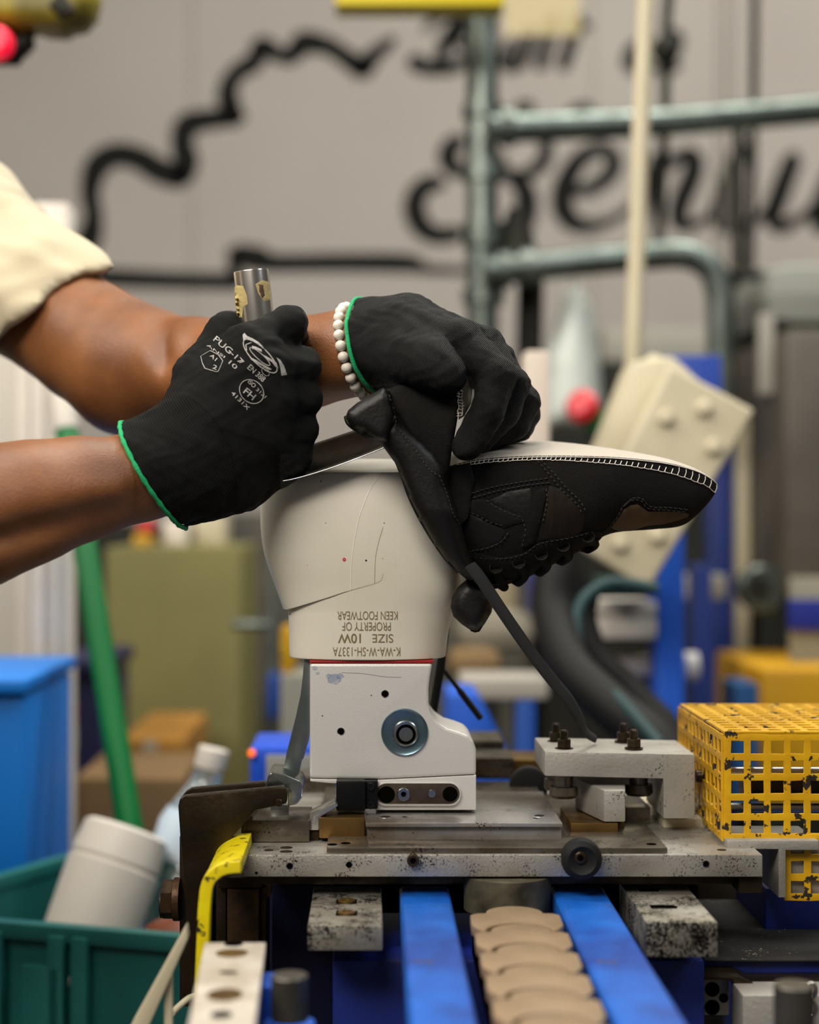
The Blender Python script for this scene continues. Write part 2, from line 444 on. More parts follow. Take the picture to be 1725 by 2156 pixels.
m_aluc = M('cast_aluminium', rgb(180, 176, 168), 0.5, 0.55, col2=rgb(150, 146, 136), vs=30, bump=0.3, bs=420, specks=(rgb(40, 36, 30), 0.685, 260), rvar=0.1)
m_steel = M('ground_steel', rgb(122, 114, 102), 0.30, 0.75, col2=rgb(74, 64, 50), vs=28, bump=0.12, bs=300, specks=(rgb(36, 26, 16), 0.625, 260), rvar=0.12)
m_steel2 = M('polished_steel_plate', rgb(172, 170, 168), 0.26, 0.62, col2=rgb(112, 100, 84), vs=22, bump=0.06, bs=300, specks=(rgb(50, 36, 22), 0.665, 320), rvar=0.08)
m_brass = M('oiled_brass', rgb(134, 104, 58), 0.4, 0.8, col2=rgb(84, 62, 30), vs=55, bump=0.1, bs=200, rvar=0.1)
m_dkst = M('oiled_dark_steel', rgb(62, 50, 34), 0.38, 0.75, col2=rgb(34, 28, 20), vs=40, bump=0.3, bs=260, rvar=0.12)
m_rust = M('rusty_steel', rgb(78, 54, 30), 0.5, 0.6, col2=rgb(32, 24, 16), vs=60, bump=0.3, bs=260, rvar=0.1)
m_zinc = M('zinc_plated_steel', rgb(176, 180, 178), 0.25, 1.0, col2=rgb(150, 156, 150), vs=30, rvar=0.06)
m_chrome = M('chrome', rgb(210, 206, 200), 0.12, 1.0)
m_anod = M('satin_anodised_aluminium', rgb(206, 203, 198), 0.48, 0.35, bump=0.2, bs=1500)
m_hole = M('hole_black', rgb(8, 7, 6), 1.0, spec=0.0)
m_pet = M('clear_plastic', rgb(226, 232, 232), 0.08, trans=0.85)

# ------------------------------------------------------------------ the setting
def struct(name, bm, mat):
    o = obj(name, bm, mat, None, 30); o['kind'] = 'structure'; return o
WD = 4.2
bm = bmesh.new(); bmesh.ops.create_cube(bm, size=1, matrix=Matrix.Translation((0, WD+0.06, 2.4)) @ Matrix.Diagonal((12, 0.1, 4.9, 1)))
wall = struct('wall_back', bm, m_wall)
bm = bmesh.new(); bmesh.ops.create_cube(bm, size=1, matrix=Matrix.Translation((0, 2.0, -0.05)) @ Matrix.Diagonal((12, 6, 0.1, 1)))
struct('floor', bm, m_floor)
m_seam = M('wall_seam', rgb(150, 146, 136), 0.9)
for x in (405, 1250, -440):
    bm = bmesh.new(); poly_prism(bm, [P(*q, WD+0.011) for q in rect(x-5, -1000, x+5, 2150)], Vector((0, -0.0025, 0)))
    obj('panel_seam', bm, m_seam, wall, 30)
WK = 1.5
def brush(bm, pts, n=8):
    """a painted stroke on the wall: (x, y, width) in pixels"""
    S = spline(pts, n); L = []; R = []
    for i, p in enumerate(S):
        t = S[min(i+1, len(S)-1)][:2]-S[max(i-1, 0)][:2]; t = t/(np.linalg.norm(t)+1e-9); nn = np.array([-t[1], t[0]])*p[2]*WK/2
        L.append(p[:2]+nn); R.append(p[:2]-nn)
    a = [bm.verts.new(P(*q, WD+0.007)) for q in L]; b = [bm.verts.new(P(*q, WD+0.007)) for q in R]
    for i in range(len(a)-1): bm.faces.new((a[i], a[i+1], b[i+1], b[i]))
    for q, w in ((S[0], S[0][2]), (S[-1], S[-1][2])):
        c = [bm.verts.new(P(q[0]+w/2*math.cos(k*PI/8), q[1]+w/2*math.sin(k*PI/8), WD+0.0067)) for k in range(16)]; bm.faces.new(c)
def painted(name, strokes, label=None):
    bm = bmesh.new()
    for s in strokes: brush(bm, s)
    bmesh.ops.recalc_face_normals(bm, faces=bm.faces)
    return obj(name, bm, m_black, wall, None, label)
painted('painted_mountain_outline', [
    [(160, 560, 34), (188, 500, 36), (197, 452, 26), (190, 405, 28), (203, 352, 36), (240, 326, 34), (290, 332, 34), (335, 358, 36), (385, 374, 34)],
    [(383, 378, 30), (392, 340, 36), (384, 300, 32), (394, 265, 36), (430, 252, 30), (505, 245, 26)],
    [(498, 250, 26), (482, 215, 32), (482, 180, 28), (505, 148, 26), (540, 130, 28)],
    [(540, 132, 22), (552, 98, 30), (590, 116, 22), (620, 118, 26)],
    [(618, 118, 22), (640, 90, 34), (690, 96, 26), (725, 118, 26), (768, 148, 32)],
    [(764, 148, 30), (785, 118, 24), (828, 84, 14)],
    [(165, 582, 24), (230, 584, 26), (380, 590, 24), (505, 592, 24)],
    [(498, 592, 14), (494, 560, 20), (494, 530, 16)],
    [(492, 534, 30), (545, 545, 36), (580, 553, 26), (720, 552, 26), (860, 554, 26), (900, 566, 14), (985, 570, 10)]], 'black mountain outline painted on the wall')
K = 26
painted('painted_word_genuine', [
    [(930, 386, 20), (900, 388, 26), (878, 412, 30), (874, 445, 32), (890, 478, 30), (922, 495, 26), (968, 490, 22)],
    [(972, 292, 20), (948, 312, 28), (946, 338, 30), (965, 360, 20), (1000, 352, 14)],
    [(1045, 330, 26), (1060, 362, 22), (1100, 368, 16), (1140, 345, 22), (1152, 312, 20), (1142, 288, 18)],
    [(1078, 372, 20), (1105, 400, 30), (1108, 445, 34), (1085, 500, 30), (1040, 540, 22), (990, 548, 14)],
    [(1200, 402, 16), (1245, 396, 20), (1285, 366, 24), (1293, 335, 24), (1268, 312, 20), (1222, 334, 26), (1190, 388, 32), (1186, 438, 32), (1212, 470, 26), (1256, 474, 16), (1300, 456, 12), (1335, 430, 10)],
    [(1345, 480, 20), (1365, 410, 28), (1392, 325, 26)],
    [(1372, 392, 12), (1420, 336, 18), (1456, 328, 26), (1460, 362, 30), (1434, 426, 30), (1432, 466, 26), (1466, 472, 14), (1510, 440, 12)],
    [(1565, 308, 26), (1540, 372, 30), (1516, 440, 30), (1532, 474, 26), (1580, 470, 14), (1626, 430, 12)],
    [(1672, 330, 26), (1645, 400, 30), (1628, 456, 28), (1650, 476, 20), (1696, 450, 12), (1745, 400, 10)],
    [(1775, 325, 26), (1748, 390, 30), (1724, 456, 28), (1745, 476, 20), (1800, 440, 10)]], 'large black script lettering')
painted('painted_word_built', [
    [(870, 128, 26), (905, 142, 22), (960, 138, 20), (985, 110, 14), (960, 88, 10), (925, 86, 12)],
    [(965, 40, 20), (945, 80, 22), (925, 128, 18)],
    [(895, 60, 10), (925, 36, 14), (965, 32, 12), (985, 52, 14), (965, 76, 12), (930, 86, 10)],
    [(1078, 85, 16), (1062, 130, 20), (1090, 140, 12), (1118, 78, 18)], [(1120, 60, 16), (1108, 100, 20), (1094, 138, 20)],
    [(1168, 36, 16), (1152, 90, 20), (1138, 140, 20)], [(1220, 36, 18), (1202, 90, 20), (1186, 140, 20)],
    [(1195, 60, 10), (1240, 54, 12)]], 'small black script lettering above')
painted('painted_word_in', [
    [(1340, 92, 18), (1326, 128, 22), (1350, 150, 16), (1378, 140, 10)],
    [(1385, 96, 16), (1420, 78, 26), (1412, 116, 26), (1398, 144, 22), (1430, 140, 10)],
    [(1112, 226, 30), (1080, 250, 18)], [(1240, 232, 26), (1205, 238, 22)]])

# ------------------------------------------------------------------ far shop floor
def bg(name, label, cat, x0, y0, x1, y1, D, depth, mat, floor=False, bv=0.004, group=None):
    if floor: y1 = 1078+CZ*F/D
    o = block(name, x0, y0, x1, y1, D, depth, mat, None, bv); return tag(o, label, cat, group)
def pipe(name, label, cat, pts, r, mat, seg=20, group=None, n=8):
    o = tube(name, [P(*q) for q in spline(pts, n)], r, mat, None, seg); return tag(o, label, cat, group)
bg('machine_cabinet', 'long dark machine cabinet behind everything on the right', 'cabinet', 1150, 760, 1900, 2000, 3.3, 0.6, m_dark, True)
bg('machine_cabinet', 'low dark machine cabinet far behind the white last', 'cabinet', 470, 1080, 1118, 2000, 3.4, 0.5, M('grey_machine_paint', rgb(92, 88, 76), 0.7, col2=rgb(48, 46, 40), vs=7), True)
bg('machine_cabinet', 'dark cabinet in the far left behind the green pole', 'cabinet', 140, 1100, 455, 2000, 3.5, 0.4, m_dark, True)
bg('olive_cabinet', 'plain olive cabinet seen between green pole and white last', 'cabinet', 222, 1152, 508, 1486, 2.6, 0.4, m_olive, True)
t = thing('cardboard_carton', 'orange-brown carton on the floor in front of the olive cabinet', 'box')
block('carton_body', 250, 1560, 388, 2200, 2.25, 0.32, m_carton, t, 0.003); block('packing_tape', 300, 1558, 330, 2200, 2.248, 0.002, m_cream, t, 0)
t = thing('cardboard_carton', 'brown carton standing lower left behind the white tub', 'box')
block('carton_body', 155, 1640, 385, 2300, 1.95, 0.22, M('brown_cardboard', rgb(126, 98, 62), 0.9), t, 0.003); block('packing_tape', 240, 1638, 270, 2300, 1.948, 0.002, m_cream, t, 0)
bg('spray_can', 'blurred yellow can with red top standing on olive cabinet', 'can', 278, 1122, 318, 1152, 2.7, 0.05, m_yellow, bv=0.01)
bg('can_lid', 'red cap lying beside the yellow can on olive cabinet', 'cap', 288, 1092, 322, 1122, 2.7, 0.04, m_red, bv=0.01)
bg('storage_box', 'white box on top of the olive cabinet', 'box', 342, 1096, 392, 1152, 2.75, 0.1, m_white)
bg('storage_box', 'pale box behind the green glove hem, on olive cabinet', 'box', 408, 1085, 474, 1152, 2.8, 0.1, m_cream)
t = thing('navy_bin', 'navy blue bin beside the white post with a red and white label', 'bin')
block('bin_body', 120, 1420, 215, 2300, 2.2, 0.25, m_navy, t, 0.01); block('bin_rim', 112, 1392, 222, 1424, 2.19, 0.27, m_navy, t, 0.006)
block('red_label', 128, 1478, 160, 1522, 2.197, 0.003, m_red, t, 0, 'red label'); block('white_label', 128, 1526, 160, 1576, 2.197, 0.003, m_white, t, 0, 'white label')
t = thing('white_post', 'white metal upright post at the left edge with grooves', 'post')
block('post_profile', 62, 424, 146, 3500, 1.9, 0.05, m_white, t, 0.008)
for x in (84, 112): block('groove_lip', x, 470, x+9, 3500, 1.894, 0.006, m_white, t, 0.002)
bg('whiteboard', 'white board panel at far left behind both arms', 'board', -260, 560, 60, 2300, 2.0, 0.02, M('grey_white_panel', rgb(196, 190, 178), 0.7))
bg('post_foot', 'white inner frame strip beside the whiteboard', 'strip', 36, 560, 60, 2300, 1.985, 0.012, m_white, bv=0.002)
t = thing('blue_tote', 'bright blue plastic tote at the left edge', 'tote')
block('tote_body', -200, 1462, 52, 2050, 1.60, 0.25, m_tote, t, 0.006); block('tote_rim', -210, 1432, 56, 1462, 1.59, 0.27, m_tote, t, 0.004)
t = thing('broom_handle', 'green pole with white upper grip leaning behind the forearms', 'pole')
a, b, c = P(122, 760, 1.85), P(140, 908, 1.82), P(292, 1860, 1.62)
cyl('pole_shaft', b, c-b, 0.0125, (c-b).length*1.0, m_green, t, r2=0.0128, label='green shaft'); cyl('pole_grip', a, b-a, 0.0138, (b-a).length, m_white, t, label='white grip')
# pipes and cables on the right
t = thing('steel_stand', 'tall galvanised pipe stand with clamps and two cross pipes', 'stand')
tube('upright_pipe', [P(1016, -30, 2.5), P(1016, 1078+CZ*F/2.5, 2.5)], 0.0235, m_galv, t, 24)
for y0, y1 in ((222, 250), (345, 382), (470, 520), (610, 640)):
    tube('pipe_clamp', [P(1018, y0, 2.5), P(1018, y1, 2.5)], 0.031, m_galv, t, 20)
tube('cross_pipe', [P(1030, 272, 2.46), P(1400, 258, 2.55), P(1780, 226, 2.65)], 0.021, m_galv, t, 20)
tube('bent_pipe', [P(*q) for q in spline([(1020, 572, 2.46), (1180, 556, 2.48), (1350, 540, 2.5), (1440, 536, 2.5), (1492, 560, 2.5), (1514, 610, 2.5), (1518, 680, 2.5), (1518, 900, 2.5)], 8)], 0.021, m_galv, t, 20)
for q in ((1070, 268), (1062, 568), (1110, 562)):
    tube('pipe_clamp', [P(q[0]-14, q[1], 2.47), P(q[0]+14, q[1], 2.47)], 0.028, m_galv, t, 20)
tube('clamp_block', [P(1092, 440, 2.52), P(1085, 560, 2.52)], [0.016, 0.036], m_dark, t, 16)
tube('brace_rod', [P(1118, 572, 2.55), P(1112, 900, 2.55)], 0.020, m_dark, t, 16)
pipe('cream_cable', 'thick cream hanging cable crossing the painted lettering', 'cable', [(1362, -40, 2.0), (1352, 200, 2.0), (1344, 450, 2.0), (1334, 760, 2.0), (1326, 1100, 2.02)], 0.0105, m_cream)
dc = pipe('hanging_cord', 'dark hanging cord with a round plug, beside the cream cable', 'cord', [(1412, -40, 2.6), (1402, 80, 2.6), (1400, 260, 2.6), (1385, 560, 2.6)], 0.008, m_dark)
bm = bmesh.new(); bmesh.ops.create_uvsphere(bm, u_segments=20, v_segments=12, radius=0.022, matrix=Matrix.Translation(P(1402, 104, 2.59)))
obj('cord_plug', bm, m_dark, dc)
for i, x in enumerate((1512, 1530, 1546)):
    pipe('thin_wire', ('leftmost', 'middle', 'rightmost')[i]+' of three thin pale wires hanging side by side against the wall', 'wire', [(x, -40, 2.7), (x-3, 300, 2.7), (x-8, 760, 2.7)], 0.0022, M('wire_grey', rgb(120, 114, 104), 0.5), 8, 'thin hanging wires')
pipe('dark_rod', 'dark vertical rod hanging right of the thin wires', 'rod', [(1590, -40, 2.75), (1586, 300, 2.75), (1580, 620, 2.75)], 0.007, m_dark)
pipe('dark_rod', 'dark vertical rod below the cross pipe near the letter u', 'rod', [(1556, 240, 2.88), (1556, 2636, 2.88)], 0.011, m_dark)
pipe('short_bar', 'short dark bar joining the bent pipe to the dark rods', 'bar', [(1536, 576, 2.55), (1640, 582, 2.55)], 0.008, m_dark)
# translucent bag, white post, knob
o = pillow('plastic_bag', [(1192, 606), (1222, 600), (1246, 640), (1262, 740), (1272, 900), (1140, 905), (1146, 760), (1172, 660)], 2.56, 0.05, 60, M('hazy_plastic', rgb(206, 212, 204), 0.3), None, 14)
tube('bag_string', [P(1207, 560, 2.50), P(1208, 612, 2.55)], 0.002, MATS['hazy_plastic'], o, 8)
tag(o, 'hazy white plastic bag hanging right of the black gloves', 'bag')
bg('white_carton', 'pale post-like carton just right of the far glove', 'box', 1106, 738, 1158, 1100, 1.75, 0.05, M('pale_panel', rgb(206, 192, 178), 0.8))
bg('grey_cabinet', 'pale grey machine hood beneath the bent pipe', 'hood', 1270, 690, 1500, 761, 3.32, 0.3, M('hood_grey', rgb(158, 154, 142), 0.6), bv=0.005)
M('hood_grey2', rgb(140, 138, 124), 0.6)
t = thing('stop_button', 'red stop button with green base left of cream box', 'button')
block('button_post', 1240, 880, 1266, 3000, 2.34, 0.04, m_dark, t, 0.003)
c = P(1240, 868, 2.3); lathe('button_cap', c, (-0.5, -1, 0.3), [(0, 0.012), (0.012, 0.02), (0.03, 0.022), (0.038, 0.014)], m_red, t, label='red mushroom cap')
lathe('button_base', c+Vector((0.022, 0.02, -0.016)), (-0.5, -1, 0.3), [(0, 0.018), (0.02, 0.018)], m_green, t, label='green base')
# cream electrical box on the blue column
def rotrect(cx, cy, w, h, ang):
    c, s = math.cos(ang), math.sin(ang); return [(cx+x*c-y*s, cy+x*s+y*c) for x, y in ((-w/2, -h/2), (w/2, -h/2), (w/2, h/2), (-w/2, h/2))]
t = thing('electrical_box', 'cream tilted electrical box with round bolts, behind shoe toe', 'box')
prism('box_lid', [(1412, 768), (1592, 864), (1366, 1244), (1212, 1150)], 1.80, 0.028, m_cream, t, 0.006, seg=4)
prism('box_body', [(1372, 742), (1402, 752), (1200, 1120), (1160, 1100)], 1.86, 0.05, m_cream, t, 0.006, seg=4)
prism('box_back', [(1330, 760), (1420, 748), (1560, 880), (1350, 1220), (1190, 1120)], 1.84, 0.07, m_cream, t, 0.01)
for q in ((1402, 880), (1482, 860), (1502, 941), (1305, 1145), (1384, 1128)):
    lathe('lid_bolt', P(*q, 1.80), (0, -1, 0.1), [(0, 0.0085), (0.005, 0.0085), (0.008, 0.006)], m_cream, t, 20)
bg('blue_column', 'bright blue steel column under the cream box', 'column', 1384, 1100, 1442, 2000, 2.0, 0.06, m_bluebg, True, 0.003)
tag(prism('blue_bracket', [(1400, 748), (1520, 748), (1520, 900), (1441, 1101), (1385, 1101)], 2.0, 0.06, M('mid_blue_paint', rgb(24, 60, 150), 0.5), None, 0.003), 'blue plate showing above the cream box', 'bracket')
bg('blue_post', 'dark blue post behind the shoe toe', 'post', 1498, 760, 1545, 2000, 2.62, 0.06, M('deep_blue_paint', rgb(18, 42, 110), 0.5), True)
bg('brown_strut', 'tan strut right of the dark blue post', 'strut', 1555, 880, 1580, 1400, 2.6, 0.05, m_cream)
bg('grey_housing', 'large grey brown machine housing at the right edge', 'housing', 1650, 690, 1900, 1260, 2.4, 0.4, M('grey_brown_paint', rgb(86, 80, 70), 0.6, col2=rgb(60, 56, 48), vs=8), bv=0.02)
bg('grey_bag', 'pale grey sack resting on the grey brown housing', 'sack', 1606, 545, 1900, 690, 2.5, 0.3, M('grey_fabric', rgb(128, 130, 122), 0.8), bv=0.05)
bg('white_sheet', 'pale strip hanging near the right edge', 'strip', 1600, 660, 1632, 830, 2.45, 0.02, M('pale_grey', rgb(150, 146, 136), 0.7))
bg('dark_pillar', 'dark narrow machine pillar left of the grey brown housing', 'pillar', 1560, 640, 1600, 2000, 2.7, 0.1, m_dark, True)
t = thing('round_gauge', 'grey round gauge beyond the toe of the shoe', 'gauge')
lathe('gauge_body', P(1598, 1238, 2.45), (0, -1, 0), [(0, 0.034), (0.03, 0.034), (0.034, 0.03)], m_galv, t); lathe('gauge_face', P(1598, 1238, 2.414), (0, -1, 0), [(0, 0.016), (0.002, 0.016)], m_dark, t)
bg('paper_notice', 'pale notice with a blue patch at the right edge', 'notice', 1665, 1215, 1800, 1400, 2.3, 0.01, M('pale_olive', rgb(150, 146, 126), 0.7), bv=0.001)
bg('blue_patch', 'blue label on the pale notice', 'label', 1662, 1262, 1760, 1326, 2.29, 0.006, M('label_blue', rgb(24, 40, 140), 0.6), bv=0.001)
bg('yellow_crate', 'yellow crate behind the yellow perforated guard', 'crate', 1604, 1408, 1800, 1700, 2.2, 0.3, M('amber_plastic', rgb(204, 150, 10), 0.5), bv=0.01)
bg('blue_box', 'blue box left of the yellow crate', 'box', 1548, 1440, 1598, 1700, 2.05, 0.08, M('teal_blue', rgb(20, 78, 130), 0.5))
bg('dark_blue_post', 'navy post between the hose and the yellow crate', 'post', 1466, 1190, 1500, 2000, 2.3, 0.06, M('deep_blue_paint', rgb(18, 42, 110), 0.5), True)
bg('pale_bar', 'pale horizontal bar right of the blue column', 'bar', 1440, 1210, 1530, 1262, 2.4, 0.05, M('hood_grey2', rgb(140, 138, 124), 0.6))
t = thing('white_block_stack', 'white ribbed block mounted left of the blue column', 'block')
block('ribbed_block', 1230, 1266, 1386, 1298, 2.0, 0.08, m_white, t, 0.006); block('ribbed_block', 1230, 1300, 1386, 1346, 2.0, 0.08, m_white, t, 0.006)
t = thing('white_cylinder', 'white horizontal cylinder under the ribbed block', 'cylinder')
cyl('cylinder_barrel', P(1190, 1404, 2.06), (1, 0, 0), 0.0135, 280/F*2.06, m_white, t, 0.003)
cyl('cylinder_cap', P(1440, 1404, 2.05), (1, 0, 0), 0.018, 30/F*2.05, m_white, t, 0.003)
pipe('black_hose', 'fat black hose curving behind the shoelace', 'hose', [(1190, 1110, 1.75), (1170, 1200, 1.72), (1165, 1290, 1.7), (1200, 1400, 1.65), (1290, 1490, 1.6), (1400, 1590, 1.55), (1470, 1800, 1.52), (1480, 2600, 1.52), (1480, 4000, 1.52)], 0.021, m_rubber, 24)
pipe('black_hose', 'slim black hose running inside the curve of the fat hose', 'hose', [(1245, 1225, 1.8), (1232, 1300, 1.8), (1262, 1380, 1.78), (1340, 1460, 1.74), (1440, 1600, 1.7), (1500, 2000, 1.7), (1500, 3700, 1.7)], 0.013, m_rubber, 20)
pipe('teal_hose', 'thin teal hose curving along the black hose', 'hose', [(1385, 1240, 1.72), (1290, 1228, 1.72), (1230, 1262, 1.70), (1212, 1330, 1.68), (1236, 1410, 1.64), (1310, 1480, 1.58), (1390, 1570, 1.53)], 0.0065, M('teal_rubber', rgb(4, 46, 48), 0.65), 20)
bg('teal_fitting', 'dark teal fitting on top of the ribbed white block', 'fitting', 1262, 1216, 1386, 1250, 1.95, 0.06, M('dark_teal', rgb(30, 66, 62), 0.6))
# clutter seen under the shoe, right of the last
bg('cream_part', 'cream upright part between last and black hose', 'part', 1028, 1110, 1092, 1310, 2.4, 0.06, M('hood_grey3', rgb(150, 138, 112), 0.6), bv=0.02)
bg('blue_part', 'blue block between cream part and black hose', 'block', 1118, 1205, 1160, 1290, 2.3, 0.06, M('mid_blue2', rgb(20, 36, 130), 0.5))
bg('grey_machine_head', 'pale grey machine head right of the white last', 'machine', 962, 1290, 1132, 1372, 2.3, 0.15, M('hood_grey4', rgb(134, 128, 112), 0.6), bv=0.03)
bg('wooden_part', 'light brown part low behind the white last', 'part', 946, 1372, 1060, 1432, 2.2, 0.1, M('tan_wood', rgb(122, 96, 58), 0.7), bv=0.02)
t = thing('small_table', 'small pale table on a blue leg behind the hanging shoelace', 'table')
block('table_top', 972, 1428, 1156, 1474, 2.0, 0.1, M('shelf_pale', rgb(166, 160, 150), 0.5), t, 0.006); block('leg', 1088, 1474, 1128, 3320, 2.0, 0.05, M('mid_blue3', rgb(18, 70, 150), 0.5), t, 0.003, 'blue leg')
prism('blue_plate', [(944, 1464), (1010, 1464), (1080, 1600), (1080, 3710), (944, 3710)], 1.7, 0.12, m_bluebg, None, 0.003)
tag(bpy.data.objects['blue_plate'], 'bright blue sloping plate behind the aluminium block', 'plate')
tag(pillow('black_tool', [(1140, 1180), (1225, 1175), (1235, 1300), (1215, 1420), (1150, 1400), (1132, 1290)], 2.15, 0.05, 40, m_rubber, None, 14), 'large black shape between the cream part and hoses', 'machine')
# left of last
bg('grey_pipe_arm', 'grey pipe arm left of the white last', 'pipe', 484, 1306, 580, 1326, 2.3, 0.03, m_galv, bv=0.008)
t = thing('grey_rod', 'thin vertical grey rod with a blue grip, left of the white last', 'rod')
block('rod_shaft', 566, 1180, 580, 3100, 2.3, 0.02, m_galv, t, 0.004); block('rod_grip', 562, 1420, 586, 1512, 2.28, 0.06, M('mid_blue3', rgb(18, 70, 150), 0.5), t, 0.004, 'blue grip')
bg('yellow_strip', 'yellow tool peeking out left of the last', 'tool', 590, 1316, 622, 1421, 2.02, 0.03, m_yellow, bv=0.01)
bg('pale_box', 'pale box low behind the steel lever', 'box', 590, 1420, 690, 1500, 2.0, 0.1, M('hood_grey2', rgb(140, 138, 124), 0.6), True, bv=0.004)
t = thing('blue_instrument', 'blue box with white label and orange light behind the lever', 'instrument')
block('instrument_body', 526, 1574, 720, 1680, 1.45, 0.1, M('royal_blue', rgb(28, 84, 214), 0.4), t, 0.004)
block('instrument_stand', 700, 1682, 718, 4160, 1.48, 0.03, m_dark, t, 0.002); block('instrument_label', 560, 1590, 700, 1680, 1.446, 0.004, M('label_grey', rgb(150, 150, 146), 0.5), t, 0.001, 'grey label')
lathe('orange_lamp', P(530, 1585, 1.446), (0, -1, 0), [(0, 0.0032), (0.003, 0.003), (0.004, 0.0015)], M('orange_glow', rgb(220, 90, 20), 0.4, emit=(rgb(255, 110, 30), 1.2)), t, 16, label='small lit orange lamp')
# hung tool top left, yellow beam top
t = thing('hoist_balancer', 'yellow and black hanging tool at the top left corner', 'tool')
pillow('balancer_body', [(-120, -120), (150, -120), (212, -60), (214, 10), (190, 60), (130, 78), (60, 72), (-120, 76)], 1.75, 0.05, 60, M('dirty_yellow', rgb(150, 134, 12), 0.5, col2=rgb(60, 52, 10), vs=14), t, 14)
pillow('balancer_grip', [(-120, 70), (72, 62), (70, 96), (40, 138), (-120, 138)], 1.74, 0.025, 40, m_dark, t, 12)
pillow('warning_mark', [(100, 10), (128, -20), (160, 22), (128, 40)], 1.695, 0.006, 12, m_dark, t, 8)
lathe('red_button', P(-4, 93, 1.70), (0, -1, 0), [(0, 0.017), (0.012, 0.016), (0.016, 0.011)], M('red_light', rgb(230, 10, 50), 0.4, emit=(rgb(230, 0, 50), 0.7)), t, 24, label='red lit button')
bg('yellow_beam', 'yellow beam crossing the very top of the view', 'beam', 706, -120, 1064, 10, 2.3, 0.06, M('lemon_paint', rgb(206, 186, 20), 0.5))
bg('cream_card', 'cream paper hanging below the yellow beam', 'paper', 1062, -120, 1222, 74, 2.9, 0.003, M('cream_film', rgb(206, 190, 140), 0.8, alpha=0.42), bv=0)

# ------------------------------------------------------------------ teal bin with tub and bottle, on a cart
ZR = CZ-1163/F; ZB = ZR-0.26
cn = {'fl': Vector((-0.43, 1.385, 0)), 'fr': Vector((-0.155, 1.300, 0)), 'br': Vector((-0.02, 1.62, 0)), 'bl': Vector((-0.27, 1.71, 0))}
t = thing('teal_bin', 'teal plastic bin at the lower left holding tub and bottle', 'bin')
def wallpiece(bm, a, b, z0, z1, th):
    d = (b-a).normalized(); n = Vector((-d.y, d.x, 0))*th
    poly_prism(bm, [a+Vector((0, 0, z0)), b+Vector((0, 0, z0)), b+Vector((0, 0, z1)), a+Vector((0, 0, z1))], n)
bm = bmesh.new()
for a, b in (('fl', 'fr'), ('fr', 'br'), ('br', 'bl'), ('bl', 'fl')): wallpiece(bm, cn[a], cn[b], ZB, ZR, 0.004)
poly_prism(bm, [cn[k]+Vector((0, 0, ZB)) for k in ('fl', 'fr', 'br', 'bl')], Vector((0, 0, 0.005)))
obj('bin_body', bm, m_teal, t)
bm = bmesh.new()
for a, b in (('fl', 'fr'), ('fr', 'br'), ('br', 'bl'), ('bl', 'fl')):
    d = (cn[b]-cn[a]).normalized(); n = Vector((-d.y, d.x, 0)); wallpiece(bm, cn[a]-n*0.008, cn[b]-n*0.008, ZR-0.012, ZR+0.001, 0.014)
bevel(bm, 0.002); obj('bin_rim', bm, m_teal, t)
d = (cn['fr']-cn['fl']).normalized(); n = Vector((-d.y, d.x, 0))
for s in (0.36, 0.47, 0.55, 0.62):
    p = cn['fl']+(cn['fr']-cn['fl'])*s; bm = bmesh.new(); wallpiece(bm, p-n*0.012, p+d*(0.034 if s == 0.47 else 0.014)-n*0.012, ZB, ZR-0.006 if s != 0.47 else ZR-0.03, 0.012); bevel(bm, 0.002)
    obj('bin_rib', bm, m_teal, t)
p = cn['fl']+(cn['fr']-cn['fl'])*0.53
lathe('bin_rivet', P(143, 2068, 1.335), (0, -1, 0.05), [(0, 0.0045), (0.002, 0.0042), (0.0035, 0.0025)], m_chrome, t, 20, label='shiny rivet')
t = thing('white_tub', 'white plastic tub standing tilted in the teal bin', 'tub')
ax = (P(180, 1960, 1.5)-P(262, 1735, 1.53)); p = P(266, 1752, 1.52)
lathe('tub_body', p, ax, [(0.012, 0.038), (0.03, 0.0385), (0.032, 0.0415), (0.15, 0.039), (0.152, 0.036)], m_white, t, 48)
lathe('tub_lid', p, ax, [(-0.003, 0.034), (0.0, 0.0385), (0.027, 0.0405), (0.028, 0.038)], m_white, t, 48)
t = thing('water_bottle', 'clear ribbed water bottle with white cap in the teal bin', 'bottle')
a = P(447, 1592, 1.58); ax = P(352, 1990, 1.56)-a
pr = [(0.014, 0.0125), (0.022, 0.0135), (0.03, 0.016), (0.045, 0.024), (0.06, 0.031), (0.07, 0.0335)]
for k in range(9): pr += [(0.078+k*0.0125, 0.0338), (0.084+k*0.0125, 0.0315)]
pr += [(0.195, 0.033), (0.205, 0.028)]
lathe('bottle_body', a, ax, pr, m_pet, t, 48)
lathe('bottle_cap', a, ax, [(-0.008, 0.0125), (-0.006, 0.0145), (0.010, 0.0148), (0.012, 0.014)], m_white, t, 40, label='white screw cap')
lathe('bottle_label', a, ax, [(0.052, 0.0285), (0.064, 0.0338), (0.078, 0.0348), (0.098, 0.0348)], M('pale_blue_label', rgb(176, 200, 222), 0.5, col2=rgb(222, 226, 224), vs=26), t, 40, label='pale blue label')
bm = bmesh.new(); bmesh.ops.create_icosphere(bm, subdivisions=3, radius=0.035, matrix=Matrix.Translation(P(385, 1985, 1.38)) @ Matrix.Diagonal((1.1, 0.7, 0.6, 1)))
for v in bm.verts: v.co += v.normal*random.uniform(-0.002, 0.002)
tag(obj('leather_scrap', bm, M('brown_leather', rgb(120, 60, 34), 0.5), None, 60), 'brown leather scrap behind the rim of the teal bin', 'leather')
t = thing('tool_cart', 'grey cart carrying the teal bin', 'cart')
